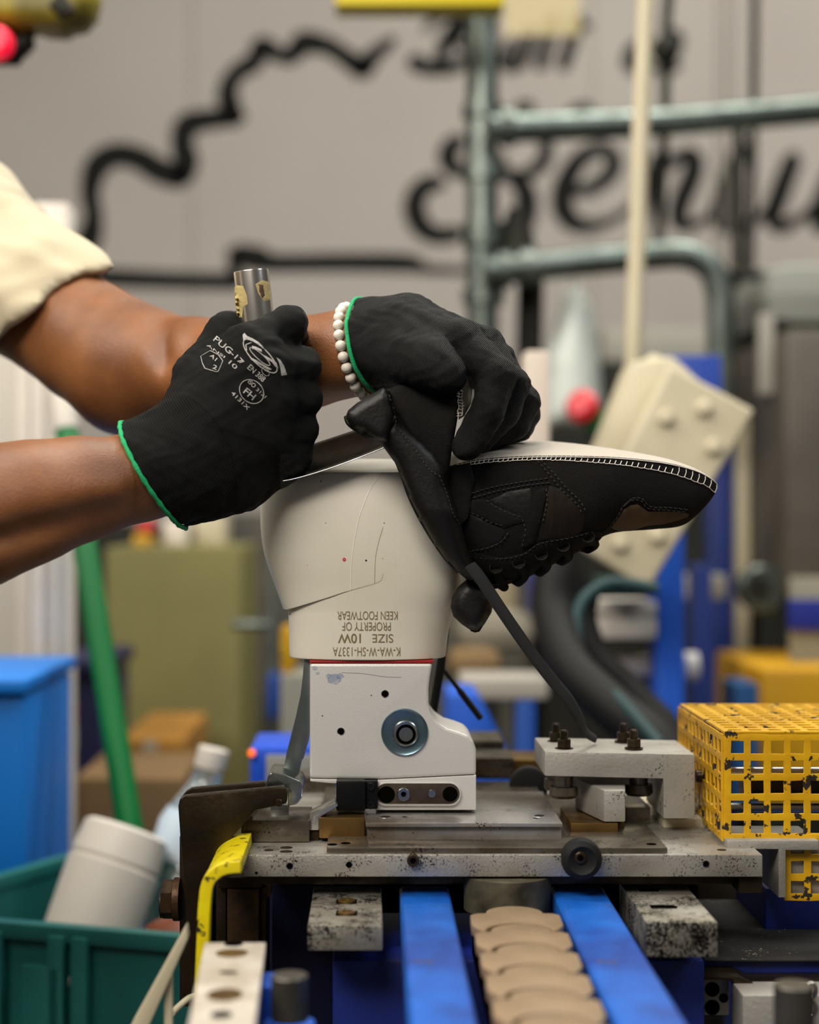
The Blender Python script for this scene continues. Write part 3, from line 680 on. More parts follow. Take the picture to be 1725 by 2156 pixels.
bm = bmesh.new(); bmesh.ops.create_cube(bm, size=1, matrix=Matrix.Translation((-0.29, 1.5, ZB-0.012)) @ Matrix.Diagonal((0.42, 0.5, 0.022, 1))); bevel(bm, 0.003); obj('cart_top', bm, m_dark, t)
for x in (-0.46, -0.12):
    for y in (1.28, 1.72):
        bm = bmesh.new(); bmesh.ops.create_cube(bm, size=1, matrix=Matrix.Translation((x, y, (ZB-0.02)/2)) @ Matrix.Diagonal((0.03, 0.03, ZB-0.02, 1))); bevel(bm, 0.003); obj('leg', bm, m_dark, t)
# ------------------------------------------------------------------ machine: rail, plates, blocks
def slot_bm(bm, cx, cz, y, w, h, depth, seg=12):
    pass
def disc_px(name, x, y, D, r, h, mat, parent, prof=None, label=None, seg=40):
    """a turned piece facing us: r, h in metres"""
    return lathe(name, P(x, y, D), (0, -1, 0), prof or [(-0.0005, r), (h-min(0.0004, h*.3), r), (h, r-min(0.0004, r*.2))], mat, parent, seg, label)
def hole_px(name, x, y, D, r, parent, ring=True):
    """a threaded hole: thin bright chamfer with a dark mouth"""
    if ring: lathe(name+'_rim', P(x, y, D), (0, -1, 0), [(-0.0002, r*1.22), (0.00012, r*1.2), (0.00018, r*0.98)], m_chrome, parent, 28)
    lathe(name, P(x, y, D), (0, -1, 0), [(-0.0004, r), (0.00022, r*0.98)], m_hole, parent, 28)
def screw_px(name, x, y, D, r, parent, mat=None, h=0.002, hexr=0.5):
    o = lathe(name, P(x, y, D), (0, -1, 0), [(-0.001, r), (h-0.0005, r), (h, r*0.9), (h, r*hexr*1.02), (h*0.4, r*hexr), (h*0.35, 0.0001)], mat or m_zinc, parent, 36)
    return o
def top_disc(name, x, y, D, r, h, mat, parent, zoff=0.0):
    """a disc lying on a horizontal face (x, y: where it shows)"""
    return lathe(name, P(x, y, D)+Vector((0, 0, zoff)), (0, 0, 1), [(-0.0006, r), (h*0.7, r), (h, r*0.9)], mat, parent, 28)

t = thing('machine_table', 'long scratched aluminium bed with steel plates that carries the last', 'machine bed')
block('front_rail', 512, 1800, 1606, 1846, 1.030, 0.240, m_alu, t, 0.0006, 'scratched grey front rail')
block('upper_plate', 688, 1785, 1406, 1797, 1.034, 0.2, m_steel, t, 0.0006)
block('slide_plate', 770, 1733, 1185, 1742, 1.057, 0.12, m_steel2, t, 0.0007)
block('slide_base', 773, 1742, 1183, 1776, 1.060, 0.12, m_steel2, t, 0.0005)
o = block('left_clamp_block', 518, 1727, 652, 1773, 1.068, 0.05, m_steel, t, 0.0008)
prism('end_wedge', [(508, 1740), (530, 1716), (532, 1772), (508, 1772)], 1.069, 0.04, m_steel, t, 0.0005)
block('brass_block', 672, 1722, 768, 1765, 1.070, 0.06, m_brass, t, 0.0006, 'brown oiled brass block')
block('rear_plate', 990, 1686, 1149, 1694, 1.150, 0.06, m_steel, t, 0.0005)
block('rear_base', 990, 1694, 1160, 1712, 1.152, 0.10, m_steel, t, 0.0005)
block('rear_plate', 680, 1690, 1000, 1700, 1.19, 0.08, m_steel, t, 0.0005)
block('rear_rail', 540, 1672, 1500, 1716, 1.275, 0.02, m_steel, t, 0.001)
block('rear_clamp_block', 1000, 1596, 1082, 1640, 1.26, 0.05, m_steel, t, 0.0008)
block('rear_bridge', 990, 1560, 1060, 1580, 1.32, 0.06, m_steel, t, 0.0008)
block('rear_brass_block', 1082, 1600, 1180, 1632, 1.28, 0.05, m_brass, t, 0.0008)
disc_px('rear_roller', 1112, 1651, 1.22, 0.0125, 0.012, m_rubber, t, [(0, 0.009), (0.001, 0.0135), (0.011, 0.0135), (0.012, 0.011), (0.012, 0.004)])
block('rear_block', 590, 1636, 706, 1696, 1.26, 0.04, m_steel, t, 0.001)
# clear wedge and small bits left of the mount
prism('clear_wedge', [(652, 1716), (706, 1689), (712, 1697), (672, 1722), (672, 1748), (652, 1748)], 1.073, 0.02, M('dull_steel_wedge', rgb(176, 176, 172), 0.22, 0.8), t, 0.0006, label='pale bevelled wedge')
block('wedge_foot', 655, 1748, 672, 1772, 1.075, 0.02, m_dkst, t, 0.0004)
for x, y in ((610, 1823), (735, 1821), (1487, 1819)): hole_px('threaded_hole', x, y, 1.030, 0.0019, t)
hole_px('small_hole', 540, 1838, 1.030, 0.0009, t)
screw_px('cap_screw', 870, 1810, 1.030, 0.0037, t, m_dkst, 0.004, 0.5); disc_px('screw_socket', 870, 1810, 1.0275, 0.0018, 0.0002, m_hole, t)
for x, y, D, r in ((590, 1716.5, 1.09, 0.004), (612, 1716, 1.09, 0.003)): top_disc('countersunk_hole', x, y, 1.09, r, 0.0002, m_dkst, t)
zr = CZ-722*1.030/F
for x, D, r in ((603, 1.040, 0.004), (603, 1.052, 0.004), (566, 1.044, 0.003), (1520, 1.045, 0.003)):
    lathe('countersunk_hole', Vector(((x-862.5)/F*D, D, zr)), (0, 0, 1), [(-0.0003, r), (0.0002, r*0.95)], m_dkst, t, 24)
zp = CZ-655*1.057/F
for x, D, r in ((812, 1.078, 0.0045), (852, 1.078, 0.0022), (1128, 1.072, 0.0022), (1136, 1.082, 0.0045)):
    lathe('countersunk_hole', Vector(((x-862.5)/F*D, D, zp)), (0, 0, 1), [(-0.0003, r*1.15), (0.00015, r*1.1), (0.00018, r*.9)], m_steel2, t, 28)
    lathe('hole_mouth', Vector(((x-862.5)/F*D, D, zp)), (0, 0, 1), [(-0.0003, r*0.75), (0.0003, r*0.7)], m_dkst, t, 24)
zq = CZ-707*1.034/F
for x, D in ((700, 1.044), (728, 1.048), (1372, 1.045)):
    lathe('countersunk_hole', Vector(((x-862.5)/F*D, D, zq)), (0, 0, 1), [(-0.0003, 0.0032), (0.0002, 0.003)], m_hole, t, 24)
block('rail_foot', 1556, 1847, 1606, 1880, 1.035, 0.05, m_dkst, t, 0.0006, 'dark square foot')
prism('angle_bracket', [(1531, 1770), (1725, 1770), (1725, 1790), (1655, 1790), (1655, 1890), (1640, 1890), (1640, 1788), (1533, 1788)], 1.05, 0.05, m_aluc, t, 0.0006)
block('bracket_plate', 1658, 1770, 1800, 1888, 1.062, 0.004, m_aluc, t, 0.0004)
block('cream_spacer', 1398, 1724, 1525, 1756, 1.12, 0.06, m_cream, t, 0.001, 'dirty cream spacer')
block('cream_spacer', 1330, 1690, 1420, 1712, 1.20, 0.04, m_cream, t, 0.001)
block('guide_block', 1318, 1700, 1370, 1742, 1.13, 0.05, m_steel, t, 0.0006)
block('brass_block', 1202, 1733, 1302, 1765, 1.085, 0.06, m_brass, t, 0.0008)
block('brass_side', 1302, 1733, 1316, 1764, 1.10, 0.045, m_brass, t, 0.0008)
# chips of dirt lying on the bed are in the materials
# underside of the table
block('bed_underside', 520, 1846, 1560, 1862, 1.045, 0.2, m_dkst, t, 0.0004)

t = thing('rubber_bumper', 'round black rubber roller bolted to the front rail', 'roller')
disc_px('tyre', 1222, 1803, 1.030, 0, 0, m_rubber, t, [(-0.0005, 0.0095), (0.001, 0.0118), (0.008, 0.0124), (0.012, 0.0115), (0.0135, 0.0085), (0.012, 0.006), (0.0115, 0.003)])
disc_px('hub_screw', 1222, 1805, 1.0195, 0, 0, m_dkst, t, [(-0.001, 0.0036), (0.002, 0.0036), (0.0024, 0.003), (0.0024, 0.0019), (0.001, 0.0018)])
disc_px('hub_socket', 1222, 1805, 1.0178, 0.0016, 0.0003, m_hole, t)

# clamp bridge with four studs
t = thing('clamp_bridge', 'cast aluminium clamp bridge with four studs, beside the yellow guard', 'clamp')
prism('bridge_body', [(1147, 1582), (1464, 1588), (1464, 1724), (1397, 1724), (1397, 1640), (1147, 1634)], 1.10, 0.068, m_aluc, t, 0.0012)
zb = CZ-506*1.10/F
for x, D in ((1188, 1.115), (1171, 1.150), (1335, 1.117), (1313, 1.150)):
    c = Vector(((x-862.5)/F*D, D, zb)); bm = bmesh.new(); hexnut(bm, c+Vector((0, 0, 0.0008)), (0, 0, 1), 0.0048, 0.0058); bevel(bm, 0.0004)
    nut = obj('hex_nut', bm, m_dkst, t); lathe('washer', c, (0, 0, 1), [(0, 0.006), (0.0008, 0.006)], m_dkst, nut, 28)
    pr = [(0, 0.0026)]
    for k in range(8): pr += [(0.006+k*0.0008, 0.0027), (0.0064+k*0.0008, 0.0023)]
    lathe('threaded_stud', c, (0, 0, 1), pr+[(0.0126, 0.002)], m_dkst, nut, 20)
zb2 = CZ-560*1.10/F
for x, D, s in ((1187, 1.118, 1), (1345, 1.128, 1), (1172, 1.150, .9)):
    c = Vector(((x-862.5)/F*D, D, zb2)); lathe('swivel_pad', c, (0, 0, -1), [(-0.004, 0.0062), (0.008, 0.0062), (0.0082, 0.009*s), (0.0135, 0.0095*s), (0.0155, 0.008*s)], m_steel, t, 36)
t = thing('clamp_wedge', 'faceted aluminium wedge block under the clamp bridge', 'clamp block')
bm = bmesh.new()
zt, zbm = CZ-573*1.11/F, CZ-653*1.085/F
pl = [(1272, 1.085), (1317, 1.085), (1317, 1.14), (1230, 1.18), (1212, 1.18), (1212, 1.135)]
poly_prism(bm, [Vector(((x-862.5)/F*d, d, zbm)) for x, d in pl], Vector((0, 0, zt-zbm))); bevel(bm, 0.0012); obj('wedge_body', bm, m_aluc, t)
t = thing('push_rod', 'steel rod with dark knurled coupling running into the yellow guard', 'rod')
lathe('coupling', P(1466, 1634, 1.125), (1, 0, 0), [(0, 0.004), (0.004, 0.0045), (0.0045, 0.0065), (0.017, 0.0068), (0.0175, 0.004)], m_dkst, t, 32)
lathe('rod', P(1520, 1624, 1.125), (1, 0, 0), [(0, 0.0028), (0.14, 0.0028)], m_chrome, t, 24)
lathe('cylinder', P(1560, 1650, 1.14), (1, 0, 0), [(0, 0.011), (0.16, 0.011)], m_dkst, t, 32)
lathe('guide_rod', P(1400, 1700, 1.14), (1, 0, 0), [(0, 0.003), (0.14, 0.003)], m_zinc, t, 24)

# yellow perforated guard
t = thing('perforated_guard', 'chipped yellow perforated guard box at the right edge', 'guard')
D0 = 1.058; zt = CZ-467*D0/F
def bars(name, o, u, v, wv, nu, nv, pu, pv, bu, bv_, th, skip=None, parent=t):
    """perforated sheet from o along u and v: nu x nv openings"""
    bm = bmesh.new(); u = Vector(u); v = Vector(v); n = u.cross(v).normalized()*th
    xs = [0.0]; [xs.extend((xs[-1]+bu, xs[-1]+pu)) for _ in range(nu)]; xs.append(xs[-1]+bu)
    ys = [0.0]; [ys.extend((ys[-1]+bv_, ys[-1]+pv)) for _ in range(nv)]; ys.append(ys[-1]+bv_)
    rx = lambda: random.uniform(-0.00025, 0.00025)
    G = [[None]*len(ys) for _ in xs]; G2 = [[None]*len(ys) for _ in xs]
    for i, x in enumerate(xs):
        for j, y in enumerate(ys):
            p = Vector(o)+u*(x+rx())+v*(y+rx()); G[i][j] = bm.verts.new(p); G2[i][j] = bm.verts.new(p+n)
    solid = {}
    for i in range(len(xs)-1):
        for j in range(len(ys)-1):
            s = not (i % 2 == 1 and j % 2 == 1)
            if skip and skip((xs[i]+xs[i+1])/2, (ys[j]+ys[j+1])/2): s = None
            solid[i, j] = s
    for (i, j), s in solid.items():
        if not s: continue
        bm.faces.new((G[i][j], G[i+1][j], G[i+1][j+1], G[i][j+1])); bm.faces.new((G2[i][j], G2[i][j+1], G2[i+1][j+1], G2[i+1][j]))
        for di, dj, a, b in ((-1, 0, (i, j), (i, j+1)), (1, 0, (i+1, j+1), (i+1, j)), (0, -1, (i+1, j), (i, j)), (0, 1, (i, j+1), (i+1, j+1))):
            if not solid.get((i+di, j+dj)): bm.faces.new((G[a[0]][a[1]], G[b[0]][b[1]], G2[b[0]][b[1]], G2[a[0]][a[1]]))
    bevel(bm, 0.00045, 2, 40)
    return obj(name, bm, m_yellow, parent, 30)
px = 1/F*D0
x0 = (1525-862.5)*px; pit = 42.0*px; hol = 27.0*px; bw = 15.0*px
bars('front_panel', (x0, D0, zt), (1, 0, 0), (0, 0, -1), 0, 8, 5, pit, pit, bw, bw, 0.0016)
x1 = x0+pit*3
bars('front_skirt', (x1, D0-0.0004, zt-pit*5-0.0002), (1, 0, 0), (0, 0, -1), 0, 5, 3, pit, pit, bw, bw, 0.0016)
bars('top_panel', (x0, D0, zt), (1, 0, 0), (DV.x, 1, 0), 0, 8, 12, pit, pit, bw, bw, 0.0016)
bars('side_panel', (x0+0.0002, D0+0.001, zt-0.0005), (DV.x, 1, 0), (0, 0, -1), 0, 12, 5, pit, pit, bw, bw, 0.0014)

# grey support blocks
t = thing('support_block', 'grey bolted block left of the blue rails', 'block')
block('block_body', 648, 1948, 806, 2002, 0.962, 0.10, m_alud, t, 0.0012)
zt = CZ-870*0.962/F
for D, s in ((1.02, 1.0), (0.99, 1.0)):
    c = Vector(((731-862.5)/F*D-0.0003, D, zt)); bm = bmesh.new()
    poly_prism(bm, [c+Vector((x*0.0062, y*0.0058, -0.001)) for x, y in ((-1, -1), (1, -1), (1, 1), (-1, 1))], Vector((0, 0, 0.0012))); bevel(bm, 0.0003)
    obj('bolt_pocket', bm, m_hole, t); lathe('pocket_bolt', c, (0, 0, 1), [(0.0001, 0.0052), (0.0012, 0.0050), (0.0012, 0.0026), (0.0006, 0.0025)], m_brass, t, 28, 'brassy bolt head')
t = thing('support_block', 'grey slotted block right of the blue rails', 'block')
block('block_body', 1361, 1942, 1512, 2016, 0.962, 0.105, m_alud, t, 0.0012)
zt2 = CZ-864*0.962/F
for D, w in ((1.0, 0.0075), (1.045, 0.006)):
    xx = (1511-780)*0.962/F*0+((1396-862.5)/F*1.0 if D == 1.0 else (1372-862.5)/F*1.03)
    bm = bmesh.new(); poly_prism(bm, [Vector((xx+w*x, D+0.005*y, zt2-0.001)) for x, y in ((-1, -1), (1, -1), (1.2, .2), (0.9, 1), (-1, 1))], Vector((0, 0, 0.0011))); bevel(bm, 0.0004)
    obj('slot', bm, m_hole, t)

# blue rails and brown chain
def rail_box(name, label, xl, xr, y0, D0_, D1, h, cat='rail'):
    z = CZ-y0; bm = bmesh.new()
    poly_prism(bm, [Vector((xl, D0_, z)), Vector((xr, D0_, z)), Vector((xr, D0_, z-h)), Vector((xl, D0_, z-h))], DV*(D1-D0_)); bevel(bm, 0.004, 3)
    return tag(obj(name, bm, m_blue, None, 30), label, cat, 'blue conveyor rails')
zr_ = 0.2322; DN = 0.60
xo = lambda off, D: (780-862.5)/F + off + 0
x_at = lambda off: off/F-0.0229*1.0     # metres right of the lens axis at D ~ 1
rail_box('conveyor_rail', 'worn blue rail left of the brown chain', -82.5/F*DN+64/F, -82.5/F*DN+176/F, zr_, DN, 1.062, 0.03)
rail_box('conveyor_rail', 'worn blue rail right of the brown chain', -82.5/F*DN+400/F, -82.5/F*DN+520/F, zr_, DN, 1.062, 0.03)
t = thing('slat_chain', 'brown jointed conveyor chain between the blue rails', 'chain')
def link_mesh():
    R = 0.0165; pts = []
    W = 0.0258
    # plan of one link: round tongue at the far end, socket with two wings at the near end
    for k in range(0, 13): a = PI*k/12; pts.append((R*math.cos(a), 0.020+R*math.sin(a)*1.0))
    pts += [(-R-0.0005, 0.0185), (-W+0.004, 0.0185), (-W, 0.0145), (-W, -0.010), (-W+0.003, -0.018), (-0.0215, -0.021)]
    for k in range(12, -1, -1): a = PI*k/12; pts.append(((R+0.0020)*math.cos(a), -0.0235+(R+0.0020)*math.sin(a)))
    pts += [(0.0215, -0.021), (W-0.003, -0.018), (W, -0.010), (W, 0.0145), (W-0.004, 0.0185), (R+0.0005, 0.0185)]
    bm = bmesh.new(); poly_prism(bm, [Vector((x, y, 0)) for x, y in pts], Vector((0, 0, -0.006))); bevel(bm, 0.0009, 2, 30)
    bmesh.ops.recalc_face_normals(bm, faces=bm.faces); me = bpy.data.meshes.new('chain_link'); bm.to_mesh(me); bm.free()
    me.materials.append(M('brown_acetal', rgb(136, 114, 88), 0.42, col2=rgb(120, 100, 76), vs=30, bump=0.05, bs=200)); me.shade_smooth(); me.set_sharp_from_angle(angle=math.radians(30)); return me
lm = link_mesh(); cD = 0.968
for k in range(9):
    D = cD-k*0.0432; o = bpy.data.objects.new('chain_link', lm); COL.objects.link(o); o.parent = t
    o.location = (-82.5/F*D+290/F*1.0+0.0022, D, CZ-0.2318)
bm = bmesh.new(); D = 0.99; poly_prism(bm, [Vector((-82.5/F*DN+(290+dx)/F, DN, CZ-0.242)) for dx in (-78, 78)]+[Vector((-82.5/F*DN+(290+dx)/F, DN, CZ-0.256)) for dx in (78, -78)], DV*(D-DN))
obj('chain_track', bm, m_hole, t)
t = thing('chain_drum', 'dull metal drum at the end of the brown chain', 'drum')
c = Vector((-82.5/F*1.03+290/F+0.003, 1.045, 0))
lathe('drum_body', Vector((c.x, 1.045, CZ-0.2345)), (0, 0, 1), [(-0.012, 0.022), (-0.008, 0.0268), (0.013, 0.0268)], M('dirty_green_metal', rgb(104, 98, 78), 0.5, 0.5, col2=rgb(56, 50, 36), vs=50, bump=0.2, bs=150), t, 48)
lathe('drum_axle', Vector((c.x, 1.045, CZ-0.2345)), (0, 0, 1), [(-0.03, 0.008), (-0.01, 0.008)], m_dkst, t, 24)

# blue frame below and hardware
t = thing('steel_pedestal', 'blue machine base under the bed and rails', 'machine base')
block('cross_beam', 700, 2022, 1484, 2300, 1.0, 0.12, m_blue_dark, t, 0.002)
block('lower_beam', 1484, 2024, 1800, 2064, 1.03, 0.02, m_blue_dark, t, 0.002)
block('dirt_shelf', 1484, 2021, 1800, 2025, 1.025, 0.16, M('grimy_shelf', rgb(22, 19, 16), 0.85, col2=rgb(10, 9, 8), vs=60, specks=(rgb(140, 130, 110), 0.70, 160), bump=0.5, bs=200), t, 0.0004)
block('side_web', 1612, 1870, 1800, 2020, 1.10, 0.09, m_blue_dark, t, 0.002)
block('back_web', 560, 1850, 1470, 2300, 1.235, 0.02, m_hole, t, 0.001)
block('rear_web', 1470, 1855, 1640, 1935, 1.24, 0.02, M('dark_brown_steel', rgb(58, 48, 30), 0.6, 0.3), t, 0.001)  # rear web in plain dark brown steel
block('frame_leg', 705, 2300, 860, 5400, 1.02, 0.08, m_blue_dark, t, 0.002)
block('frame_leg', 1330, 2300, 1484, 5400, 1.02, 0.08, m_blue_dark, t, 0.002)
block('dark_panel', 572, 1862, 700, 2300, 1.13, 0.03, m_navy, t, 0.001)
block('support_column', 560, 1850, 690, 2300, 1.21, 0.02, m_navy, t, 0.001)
for q in ((676, 1.0), (1400, 1.0)):
    pass
t = thing('hole_plate', 'small silver plate with three dark holes, lower right', 'plate')
block('plate_body', 1482, 2062, 1536, 2138, 1.02, 0.02, m_aluc, t, 0.001)
for x, y, r in ((1500, 2083, 0.0044), (1500, 2121, 0.0046), (1524, 2101, 0.0028)): lathe('hole', P(x, y, 1.02), (0, -1, 0), [(-0.001, r), (0.0003, r), (0.0004, r*.8)], m_hole, t, 28)
t = thing('silver_bracket', 'silver bracket with rings beside the right dark stud', 'bracket')
block('bracket_body', 1564, 2096, 1800, 2300, 0.98, 0.03, m_aluc, t, 0.001)
for y in (2086, 2124): tube('ring', [P(1708+12*math.cos(a*PI/12), y+16*math.sin(a*PI/12), 0.955) for a in range(24)], 0.0011, m_chrome, t, 10, closed=True)
t = thing('silt_ledge', 'dark oily ledge above the silver bracket, lower right', 'ledge')
prism('ledge_body', [(1484, 2056), (1560, 2058), (1590, 2072), (1800, 2070), (1800, 2100), (1562, 2096), (1540, 2064), (1484, 2062)], 1.005, 0.04, m_dkst, t, 0.0008)

# studs with blue collars
for x0_, y0_, y1_, D, r, lab in ((610, 2042, 2130, 0.84, 0.0092, 'dark round stud in a blue collar, left of the blue rails'), (1673, 2062, 2150, 0.84, 0.0100, 'dark round stud in a blue collar, lower right corner')):
    t = thing('collar_stud', lab, 'stud', 'round studs')
    zt = CZ-(y0_+10-1078)/F*D; c = Vector(((x0_-862.5)/F*D, D, zt)); hh = 0.0235
    lathe('stud', c, (0, 0, -1), [(0, r*0.93), (0.0008, r), (0.07, r)], M('blued_steel', rgb(92, 88, 82), 0.42, 0.7, col2=rgb(70, 66, 60), vs=30), t, 36)
    lathe('collar', c-Vector((0, 0, hh)), (0, 0, -1), [(-0.0015, r*1.05), (0, r*1.35), (0.004, r*1.4), (0.005, r*1.45), (0.03, r*1.5)], m_bluebg, t, 36, 'blue collar')
block('blue_bracket', 540, 2078, 596, 2170, 0.87, 0.03, m_bluebg, None, 0.002); tag(bpy.data.objects['blue_bracket.001'], 'small blue bracket between slotted strip and left stud', 'bracket')

# white slotted strip in the foreground
t = thing('slotted_strip', 'white slotted metal strip in the blurred foreground, lower left', 'strip')
Ds, De = 0.905, 0.62; zs = CZ-(1984-1078)/F*Ds
xl0, xr0, xl1, xr1 = (431-862.5)/F*Ds, (560-862.5)/F*Ds, (396-862.5)/F*0.757, (536-862.5)/F*0.757
gl = (xl1-xl0)/(0.757-Ds); gr = (xr1-xr0)/(0.757-Ds)
pl = [Vector((xl0, Ds, zs)), Vector((xr0, Ds, zs)), Vector((xr0+gr*(De-Ds), De, zs)), Vector((xl0+gl*(De-Ds), De, zs))]
bm = bmesh.new(); poly_prism(bm, pl, Vector((0, 0, -0.006))); bevel(bm, 0.0006); obj('strip_body', bm, M('scuffed_white_steel', rgb(196, 188, 176), 0.5, 0.2, col2=rgb(160, 148, 130), vs=40), t)
for fy, w, h, m in ((2007, 34, 0.010, m_brass), (2048, 20, 0.003, m_hole), (2095, 38, 0.013, m_brass), (2137, 24, 0.007, m_hole), (1988, 20, 0.006, m_hole)):
    D = (zs-CZ)*F/(1078-fy); cx = ((xl0+gl*(D-Ds))+(xr0+gr*(D-Ds)))/2-0.0008; bm = bmesh.new(); ww = w/F*D
    poly_prism(bm, [Vector((cx+ww*math.cos(a*PI/12), D+h*0.8*math.sin(a*PI/12), zs-0.001)) for a in range(24)], Vector((0, 0, 0.00125)))
    obj('slot', bm, m, t)
bm = bmesh.new(); poly_prism(bm, [Vector((xl0+0.01, Ds-0.03, zs-0.7)), Vector((xr0-0.01, Ds-0.03, zs-0.7)), Vector((xr0-0.01, Ds-0.05, zs-0.7)), Vector((xl0+0.01, Ds-0.05, zs-0.7))], Vector((0, 0, 0.694))); obj('strip_post', bm, m_blue_dark, t)
# cream strap and cable
t = thing('cream_strap', 'dirty cream angled strap rising beside the black bracket', 'strap')
prism('strap_band', [(392, 1948), (396, 1976), (300, 2190), (255, 2290), (215, 2290), (280, 2150)], 0.93, 0.010, m_cream, t, 0.001)
prism('strap_leg', [(345, 2070), (362, 2040), (364, 2290), (346, 2290)], 0.935, 0.006, m_cream, t, 0.001)
pipe('cream_wire', 'short cream cable at the foot of the black bracket', 'cable', [(362, 2134, 0.99), (378, 2118, 1.0), (398, 2102, 1.01), (420, 2094, 1.03)], 0.0019, m_cream, 12)

# lever, black bracket, yellow handle
t = thing('pivot_bracket', 'dark oily steel bracket with arm and hex nut, left of the bed', 'bracket')
arm = [(375, 1698), (378, 1684), (388, 1676), (590, 1657), (602, 1660), (605, 1672), (604, 1692), (560, 1702), (537, 1706), (512, 1738), (488, 1764), (448, 1850), (440, 2120), (406, 2120), (402, 2070), (380, 1770)]
prism('front_plate', arm, 1.055, 0.008, m_dkst, t, 0.0012)
prism('rear_arm', [(378, 1684), (390, 1668), (402, 1660), (556, 1646), (570, 1654), (570, 1670), (520, 1720), (400, 1790), (380, 1770)], 1.125, 0.008, m_dkst, t, 0.001)
block('spine_plate', 378, 1760, 450, 2120, 1.075, 0.055, m_dkst, t, 0.001)
for xx, yy, hh, m in ((355, 1893, 0.0115, m_rust), (338, 1893, 0.009, m_rust)):
    pass
lathe('washer', P(377, 1893, 1.075)+Vector((0.001, 0, 0)), (-1, 0, 0), [(0, 0.0135), (0.004, 0.0135)], m_rust, t, 32)
bm = bmesh.new(); cyl_bm(bm, P(376, 1893, 1.075)+Vector((-0.003, 0, 0)), (-1, 0, 0), 0.0125, 0.007, seg=6); bevel(bm, 0.0007); obj('hex_nut', bm, m_rust, t)
lathe('bolt_end', P(376, 1897, 1.075)+Vector((-0.009, 0, -0.001)), (-1, 0, 0), [(0, 0.0095), (0.002, 0.0095), (0.0028, 0.007)], m_rust, t, 28)
disc_px('pivot_pin', 588, 1689, 1.055, 0.0024, 0.0028, m_dkst, t)
t = thing('side_plates', 'rusty dark stacked plates hanging below the left end of the bed', 'plates')
block('thick_plate', 478, 1872, 545, 2100, 1.045, 0.05, m_rust, t, 0.0012)
block('thin_plate', 455, 1862, 476, 2100, 1.05, 0.05, m_dkst, t, 0.0008)
block('thin_plate', 548, 1868, 560, 2100, 1.055, 0.04, m_dkst, t, 0.0006)
block('top_block', 460, 1848, 552, 1870, 1.046, 0.05, m_dkst, t, 0.001)
block('small_clip', 548, 1850, 570, 1888, 1.06, 0.02, m_brass, t, 0.0006)
t = thing('grab_bar', 'chipped yellow bent steel bar in front of the black bracket', 'bar')
def ribbon_bm(prof, D, depth, th, vec=DV):
    """bent strap: centre line in pixels at D, thickness px, extruded back"""
    S = spline(prof, 5); L = []; R = []
    for i, p in enumerate(S):
        tt = S[min(i+1, len(S)-1)]-S[max(i-1, 0)]; tt = tt/np.linalg.norm(tt); nn = np.array([-tt[1], tt[0]])*th/2; L.append(p+nn); R.append(p-nn)
    return [tuple(q) for q in L]+[tuple(q) for q in R[::-1]]
D = 0.965
pf = ribbon_bm([(420, 2130), (426, 2000), (430, 1910), (437, 1862), (456, 1838), (480, 1828), (507, 1826)], D, 0, 26)
prism('handle_strap', pf, D, 0.012, m_yellow2, t, 0.002, seg=3)
pf2 = ribbon_bm([(436, 1870), (442, 1852), (458, 1838), (482, 1828), (508, 1826)], D, 0, 24)
prism('handle_flange', pf2, D+0.012, 0.088, m_yellow2, t, 0.002, seg=3)
t = thing('steel_lever', 'bright steel lever blade held in a clevis left of the white block', 'lever')
prism('lever_blade', [(641, 1380), (652, 1380), (652, 1540), (650, 1560), (639, 1598), (636, 1600), (626, 1647), (594, 1640), (604, 1583), (622, 1513), (633, 1462), (638, 1420)], 1.10, 0.006, M('blued_bright_steel', rgb(150, 156, 156), 0.3, 0.9, col2=rgb(120, 128, 130), vs=20), t, 0.0006)
prism('blade_foot', [(571, 1692), (610, 1696), (603, 1728), (569, 1717)], 1.098, 0.006, m_zinc, t, 0.0006)
prism('clevis', [(565, 1632), (572, 1626), (598, 1630), (632, 1644), (639, 1656), (636, 1680), (625, 1694), (606, 1697), (606, 1664), (596, 1656), (558, 1660)], 1.075, 0.04, m_zinc, t, 0.0022, seg=3)

# ------------------------------------------------------------------ mounting block under the last
t = thing('mounting_block', 'satin aluminium mounting block with washer under the white last', 'mount')
up = [(652, 1397), (911, 1397), (906, 1425), (903, 1450), (903, 1480), (908, 1502), (922, 1521), (942, 1534), (966, 1541), (986, 1549), (997, 1560), (1003, 1578), (1003, 1631), (797, 1641), (652, 1639)]
mount_body = prism('block_body', up, 1.09, 0.062, m_anod, t, 0.0022, seg=4)
prism('block_base', [(653, 1640), (797, 1642), (1003, 1632), (1003, 1706), (790, 1706), (790, 1650), (700, 1650), (653, 1646)], 1.0905, 0.061, m_anod, t, 0.0014, seg=3)
prism('red_gasket', [(652, 1391), (914, 1391), (912, 1396), (652, 1396)], 1.0905, 0.06, M('red_gasket', rgb(150, 24, 24), 0.5), t, 0.0003)
def rprof(x, y, name, prof, mat, D=1.09, label=None): return lathe(name, P(x, y, D), (0, -1, 0), prof, mat, t, 64, label)
rprof(852, 1541, 'washer', [(-0.0006, 0.0150), (0.0012, 0.0150), (0.0018, 0.0145), (0.0012, 0.0132), (0.0010, 0.0088)], M('blue_zinc_washer', rgb(112, 136, 146), 0.3, 0.9, col2=rgb(92, 118, 130), vs=40), label='bluish zinc washer')
rprof(854, 1543, 'bolt_head', [(0.0, 0.0084), (0.0026, 0.0082), (0.0032, 0.0074), (0.003, 0.0060)], m_zinc)
rprof(855, 1545, 'bolt_socket', [(0.001, 0.0064), (0.0032, 0.0063), (0.0032, 0.0045), (0.0012, 0.0040), (0.0012, 0.0002)], m_hole)
for x, y in ((811, 1461), (718, 1540)): hole_px('threaded_hole', x, y, 1.09, 0.0021, t)
